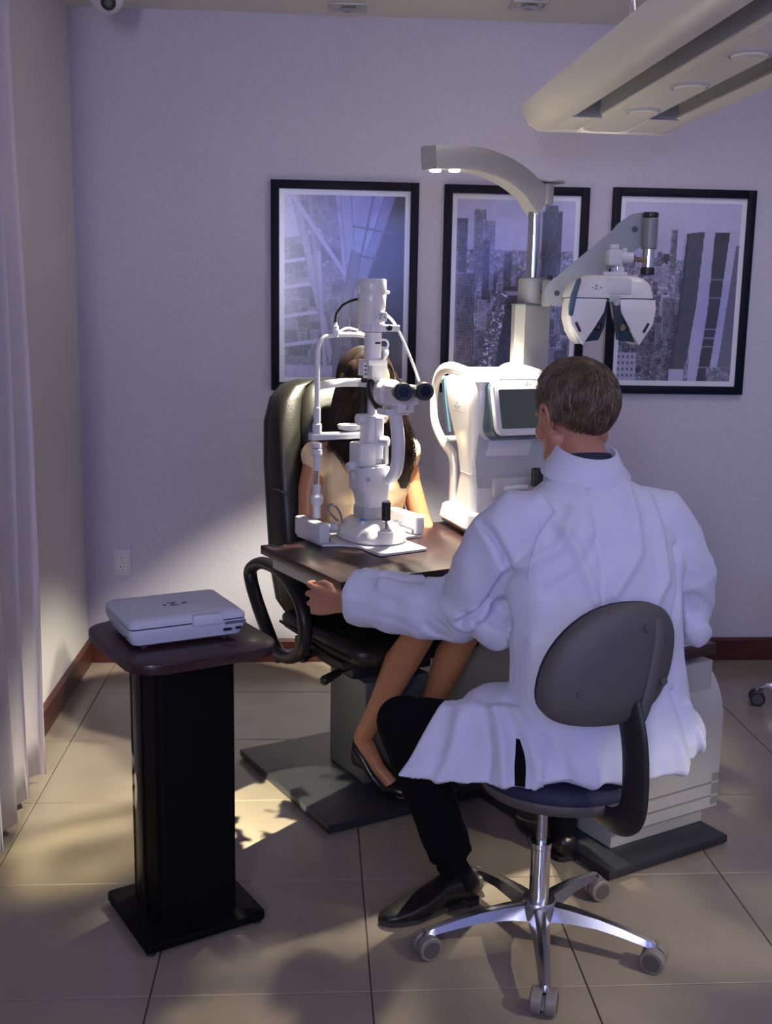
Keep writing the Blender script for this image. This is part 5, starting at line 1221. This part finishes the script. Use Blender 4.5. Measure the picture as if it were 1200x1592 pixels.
# ------------------------------------------------------------ the patient behind the slit lamp
def patient():
    t = empty('person', tw(.45, .60, .03), TA + PI, 'seated person with long dark hair and sleeveless cream top behind the slit lamp', 'person')
    zf = -.03
    hl = Vector((0, -.045, 1.280 + zf)); HM = Matrix.Translation(hl) @ Euler((R(-4), R(3), R(0)), 'XYZ').to_matrix().to_4x4() @ Matrix.Scale(.97, 4)
    b = MB(); merge(b, head_shape(False), HM)
    b.tube([(-.03, -.125, 1.06 + zf), (-.025, -.11, 1.13 + zf), (-.01, -.085, 1.19 + zf), (0, -.065, 1.23 + zf)], [.050, .046, .046, .046], 18, round_=True)
    b.tube([(0, -.13, .60 + zf), (0, -.14, .70 + zf), (-.01, -.14, .82 + zf), (-.03, -.14, .95 + zf), (-.03, -.135, 1.04 + zf)], [(.145, .085), (.115, .075), (.12, .08), (.135, .09), (.12, .06)], 20, up=(0, 1, 0), round_=True)
    b.tube([(-.195, -.14, 1.045 + zf), (-.03, -.13, 1.075 + zf), (.135, -.14, 1.045 + zf)], [.043, .045, .043], 14, round_=True)
    for s, pts in ((1, [(.145, -.14, 1.045), (.178, -.135, .93), (.200, -.10, .80), (.145, .09, .72), (.085, .225, .695)]), (-1, [(-.205, -.14, 1.045), (-.222, -.13, .93), (-.23, -.06, .80), (-.15, .16, .735), (-.055, .315, .725)])):
        b.tube([(x, y, z + zf) for x, y, z in pts], [.045, .040, .036, .031, .022], 14, round_=True)
    hand(b, frame_m((.075, .25, .690 + zf), (-.3, .95, -.12), (0, .1, 1)) @ Matrix.Scale(-1, 4, (1, 0, 0)) , (12, 18, 15), .3, .88)
    hand(b, frame_m((-.045, .345, .722 + zf), (.25, .95, -.25), (0, .2, 1)), (12, 20, 15), .3, .88)
    legs = (((.09, -.12, .59), (.090, .470, .590), (.207, .305, .195), (.202, .308, .13), (.150, .40, .055)), ((-.09, -.12, .59), (-.085, .475, .590), (.02, .342, .195), (.017, .343, .13), (-.01, .43, .055)))
    for hip, kn, an, he, to in legs:
        P_ = [Vector(hip), Vector(hip) * .5 + Vector(kn) * .5, Vector(kn), Vector(kn) * .68 + Vector(an) * .32 + Vector((0, -.015, 0)), Vector(kn) * .3 + Vector(an) * .7, Vector(an)]
        b.tube([p + Vector((0, 0, zf)) for p in P_], [.078, .068, .055, .054, .038, .030], 16, round_=True)
        b.ell(Vector(he) + Vector((0, -.004, zf + .012)), (.022, .026, .030)); b.tube([Vector(an) + Vector((0, 0, zf)), Vector(he) * .5 + Vector(to) * .5 + Vector((0, 0, zf + .01)), Vector(to) + Vector((0, 0, zf + .005)), Vector(to) + (Vector(to) - Vector(he)).normalized() * .05 + Vector((0, 0, zf))], [.030, .024, .022, .012], 12, round_=True)
    finish(union(b, .0040, 3, deci=.6), 'body', SKIN2, t)
    for s in (-1, 1):
        e = obj('eye', MB().ell(HM @ Vector((s * .031, .077, .001)), (.011, .011, .011)), EYEW, t); obj('iris', MB().ell(HM @ Vector((s * .031, .0865, .001)), (.0055, .003, .0055)), EYED, e)
        obj('eyebrow', MB().tube([HM @ Vector((s * x, y, z)) for x, y, z in ((.016, .088, .021), (.032, .090, .026), (.048, .080, .022))], [.0022, .0028, .0015], 8), HAIRD, t)
    obj('lips', MB().tube(smoothcurve([HM @ Vector(q) for q in ((-.020, .082, -.070), (0, .0955, -.068), (.020, .082, -.070))], 5), [.001] + [.0062] * 9 + [.001], 8), mat('lips', (.42, .12, .10), .4), t)
    # blouse
    c = MB(); rings = []
    for z_, hw, hd, x, y_ in ((.60, .165, .125, 0, -.13), (.68, .150, .112, 0, -.135), (.76, .150, .108, -.005, -.14), (.86, .165, .122, -.02, -.135), (.93, .172, .128, -.028, -.128), (1.00, .178, .105, -.03, -.135), (1.055, .175, .075, -.03, -.135), (1.085, .12, .058, -.03, -.130), (1.105, .065, .052, -.028, -.125)):
        rings.append([Vector((x + math.copysign(abs(math.cos(2 * PI * k / 36)) ** .85, math.cos(2 * PI * k / 36)) * hw, y_ + math.sin(2 * PI * k / 36) * hd, z_ + zf)) for k in range(36)])
    c.rings(rings)
    for s in (-1, 1):
        c.ell((-.03 + s * .178, -.138, 1.030 + zf), (.052, .062, .066), rot=(0, s * R(20), 0)); c.ell((-.03 + s * .065, -.055, .925 + zf), (.062, .055, .058))
    def bpost(co, no):
        w = np.sin(co[:, 2] * 60 + co[:, 0] * 45) * .002 + .0035 * np.sin(co[:, 0] * 50 + co[:, 2] * 20) * (co[:, 2] < .85)
        return co + no * w[:, None]
    finish(union(c, .006, 4, post=bpost), 'blouse', BLOUSE, t)
    # skirt over lap
    s_ = MB(); s_.tube([(0, -.155, .60 + zf), (0, -.10, .60 + zf), (0, .05, .592 + zf), (0, .22, .590 + zf), (0, .33, .588 + zf)], [(.17, .085), (.195, .098), (.185, .088), (.165, .078), (.155, .072)], 26, round_=False)
    finish(union(s_, .007, 4), 'skirt', SKIRT, t)
    # pumps
    for hip, kn, an, he, to in legs:
        he = Vector(he) + Vector((0, 0, zf)); to = Vector(to) + Vector((0, 0, zf)); dh = to - he; dh.z = 0; dh.normalize(); n = Vector((-dh.y, dh.x, 0))
        mid = he * .5 + to * .5; rings = []
        for c_, w, lo, hi in ((he - dh * .038, .016, he.z - .030, he.z + .058), (he - dh * .030, .031, he.z - .034, he.z + .058), (he + dh * .010, .037, he.z - .038, he.z + .030), (mid, .035, mid.z - .036, mid.z + .006), (to - dh * .015, .037, .004, to.z + .006), (to + dh * .015, .038, .002, to.z + .026), (to + dh * .045, .030, .002, .042), (to + dh * .072, .014, .003, .026), (to + dh * .085, .004, .005, .016)):
            rings.append([Vector((c_.x, c_.y, 0)) + n * (w * math.cos(2 * PI * k / 20)) + Vector((0, 0, (hi + lo) / 2 + (hi - lo) / 2 * math.sin(2 * PI * k / 20))) for k in range(20)])
        hb = he - dh * .028
        sh = obj('high_heel_shoe', MB().rings(rings), SHOE, t, 60)
        obj('stiletto_heel', MB().tube([hb + dh * .014 + Vector((0, 0, he.z - .02)), hb + dh * .028 + Vector((0, 0, he.z * .45)), hb + dh * .030 + Vector((0, 0, -he.z * 0))], [.017, .0065, .005], 12), SHOE, sh)
    # hair: base volumes and strands
    h = MB(); hc = HM @ Vector((0, -.028, .034))
    h.ell(hc, (.090, .108, .102), n=28, m=16)
    h.ell(hc + Vector((0, -.025, -.07)), (.098, .074, .095))
    for s in (-1, 1): h.ell(HM @ Vector((s * .078, .0, .01)), (.024, .042, .055))
    h.ell(HM @ Vector((.064, .020, .025)), (.036, .050, .080))
    fl_ = smoothcurve([HM @ Vector(q) for q in ((-.010, .060, .118), (.022, .088, .085), (.048, .094, .035), (.060, .086, -.03), (.068, .060, -.10), (.074, .040, -.18))], 4)
    h.ell(HM @ Vector((.036, .044, .030)), (.052, .056, .092)); h.ell(HM @ Vector((.050, .048, -.05)), (.036, .038, .070))
    h.tube(fl_, [(.026, .018)] * len(fl_), 14, round_=True)
    LK = [smoothcurve([HM @ Vector((.060, -.005, .055)), HM @ Vector((.082, .005, -.02)), HM @ Vector((.088, .0, -.09)), hl + Vector((.088, .0, -.17)), hl + Vector((.072, .030, -.225)), hl + Vector((.048, .06, -.265))], 4),
          smoothcurve([HM @ Vector((-.062, -.010, .055)), HM @ Vector((-.084, -.010, -.02)), HM @ Vector((-.092, -.015, -.09)), hl + Vector((-.108, -.015, -.17)), hl + Vector((-.124, .0, -.26)), hl + Vector((-.118, .015, -.335))], 4)]
    for lk in LK: h.tube(lk, [(.026 + .010 * math.sin(i / len(lk) * PI) + .005 * math.sin(i * 1.1), .030 + .012 * math.sin(i / len(lk) * PI * .9) + .005 * math.sin(i * 1.1 + 1)) for i in range(len(lk))], 16, round_=True)
    def hpost(co, no):
        # keep the face clear
        L = np.array(HM.inverted()); q = co @ L[:3, :3].T + L[:3, 3]
        f = (q[:, 1] > .052) & (q[:, 2] < .095) & (q[:, 0] > -.058) & (q[:, 0] < .012); co[f, 1] -= (q[f, 1] - .052) * .97
        return co + no * (np.sin(co[:, 0] * 160) * .0016)[:, None]
    hair = finish(union(h, .005, 10, post=hpost), 'hair', HAIRD, t)
    g_ = np.random.default_rng(3); P = []
    for li, lk in enumerate(LK + [fl_]):
        lk = np.array([tuple(v) for v in lk]); k = 12; base = np.stack([np.interp(np.linspace(0, 1, k), np.linspace(0, 1, len(lk)), lk[:, j]) for j in range(3)], 1)
        n = 900 if li < 2 else 300; a = g_.uniform(0, 2 * PI, n); r1 = g_.uniform(.75, 1.20, n); ph = g_.uniform(0, 6, n); f = np.linspace(0, 1, k); ext = g_.uniform(.82, 1.06, n)
        w = (.036 + .014 * np.sin(f * PI * .9) + .004 * f) * (1 if li < 2 else .55)
        for i in range(n):
            off = np.stack([np.cos(a[i]) * w, np.sin(a[i]) * w * .85, np.zeros(k)], 1) * r1[i]
            q = base + off; q[:, 2] = base[0, 2] + (q[:, 2] - base[0, 2]) * ext[i]
            q[:, 0] += .014 * np.sin(f * 13 + ph[i] * .22 + li) * f; q[:, 1] += .012 * np.sin(f * 12 + ph[i] * .25) * f; P.append(q)
    # scalp strands, parted, falling to both sides
    n = 2200; v = unit_(g_.normal(size=(n * 3, 3))); v = v[(v[:, 2] > .1)][:n]; k = 12; C_ = np.array(tuple(hc)); rr = np.array([.092, .110, .104])
    for i in range(len(v)):
        q = v[i].copy(); side = 1 if q[0] > -.12 else -1; pts = []
        for s0 in range(k):
            pts.append(C_ + rr * q * (1 + .015 * math.sin(i))); T_ = np.array([side * .8, -.15 * (q[1] < .3), -.55]); T_ = T_ - q * (T_ @ q)
            if q[2] > -.5: q = unit_(q + T_ * .11)
            else: pts[-1] = pts[-1] + np.array([0, 0, -.012 * (s0 - 6)]) if s0 > 6 else pts[-1]
        P.append(np.array(pts))
    P = np.array(P)
    L = np.array(HM.inverted()); q = P @ L[:3, :3].T + L[:3, 3]
    bad = ((q[:, :, 1] > .055) & (q[:, :, 2] < .085) & (q[:, :, 0] > -.056) & (q[:, :, 0] < .02)).any(1); P = P[~bad]
    tag(strands('hair_strands', P, .0010, HAIRD, hair), kind='stuff')
patient()
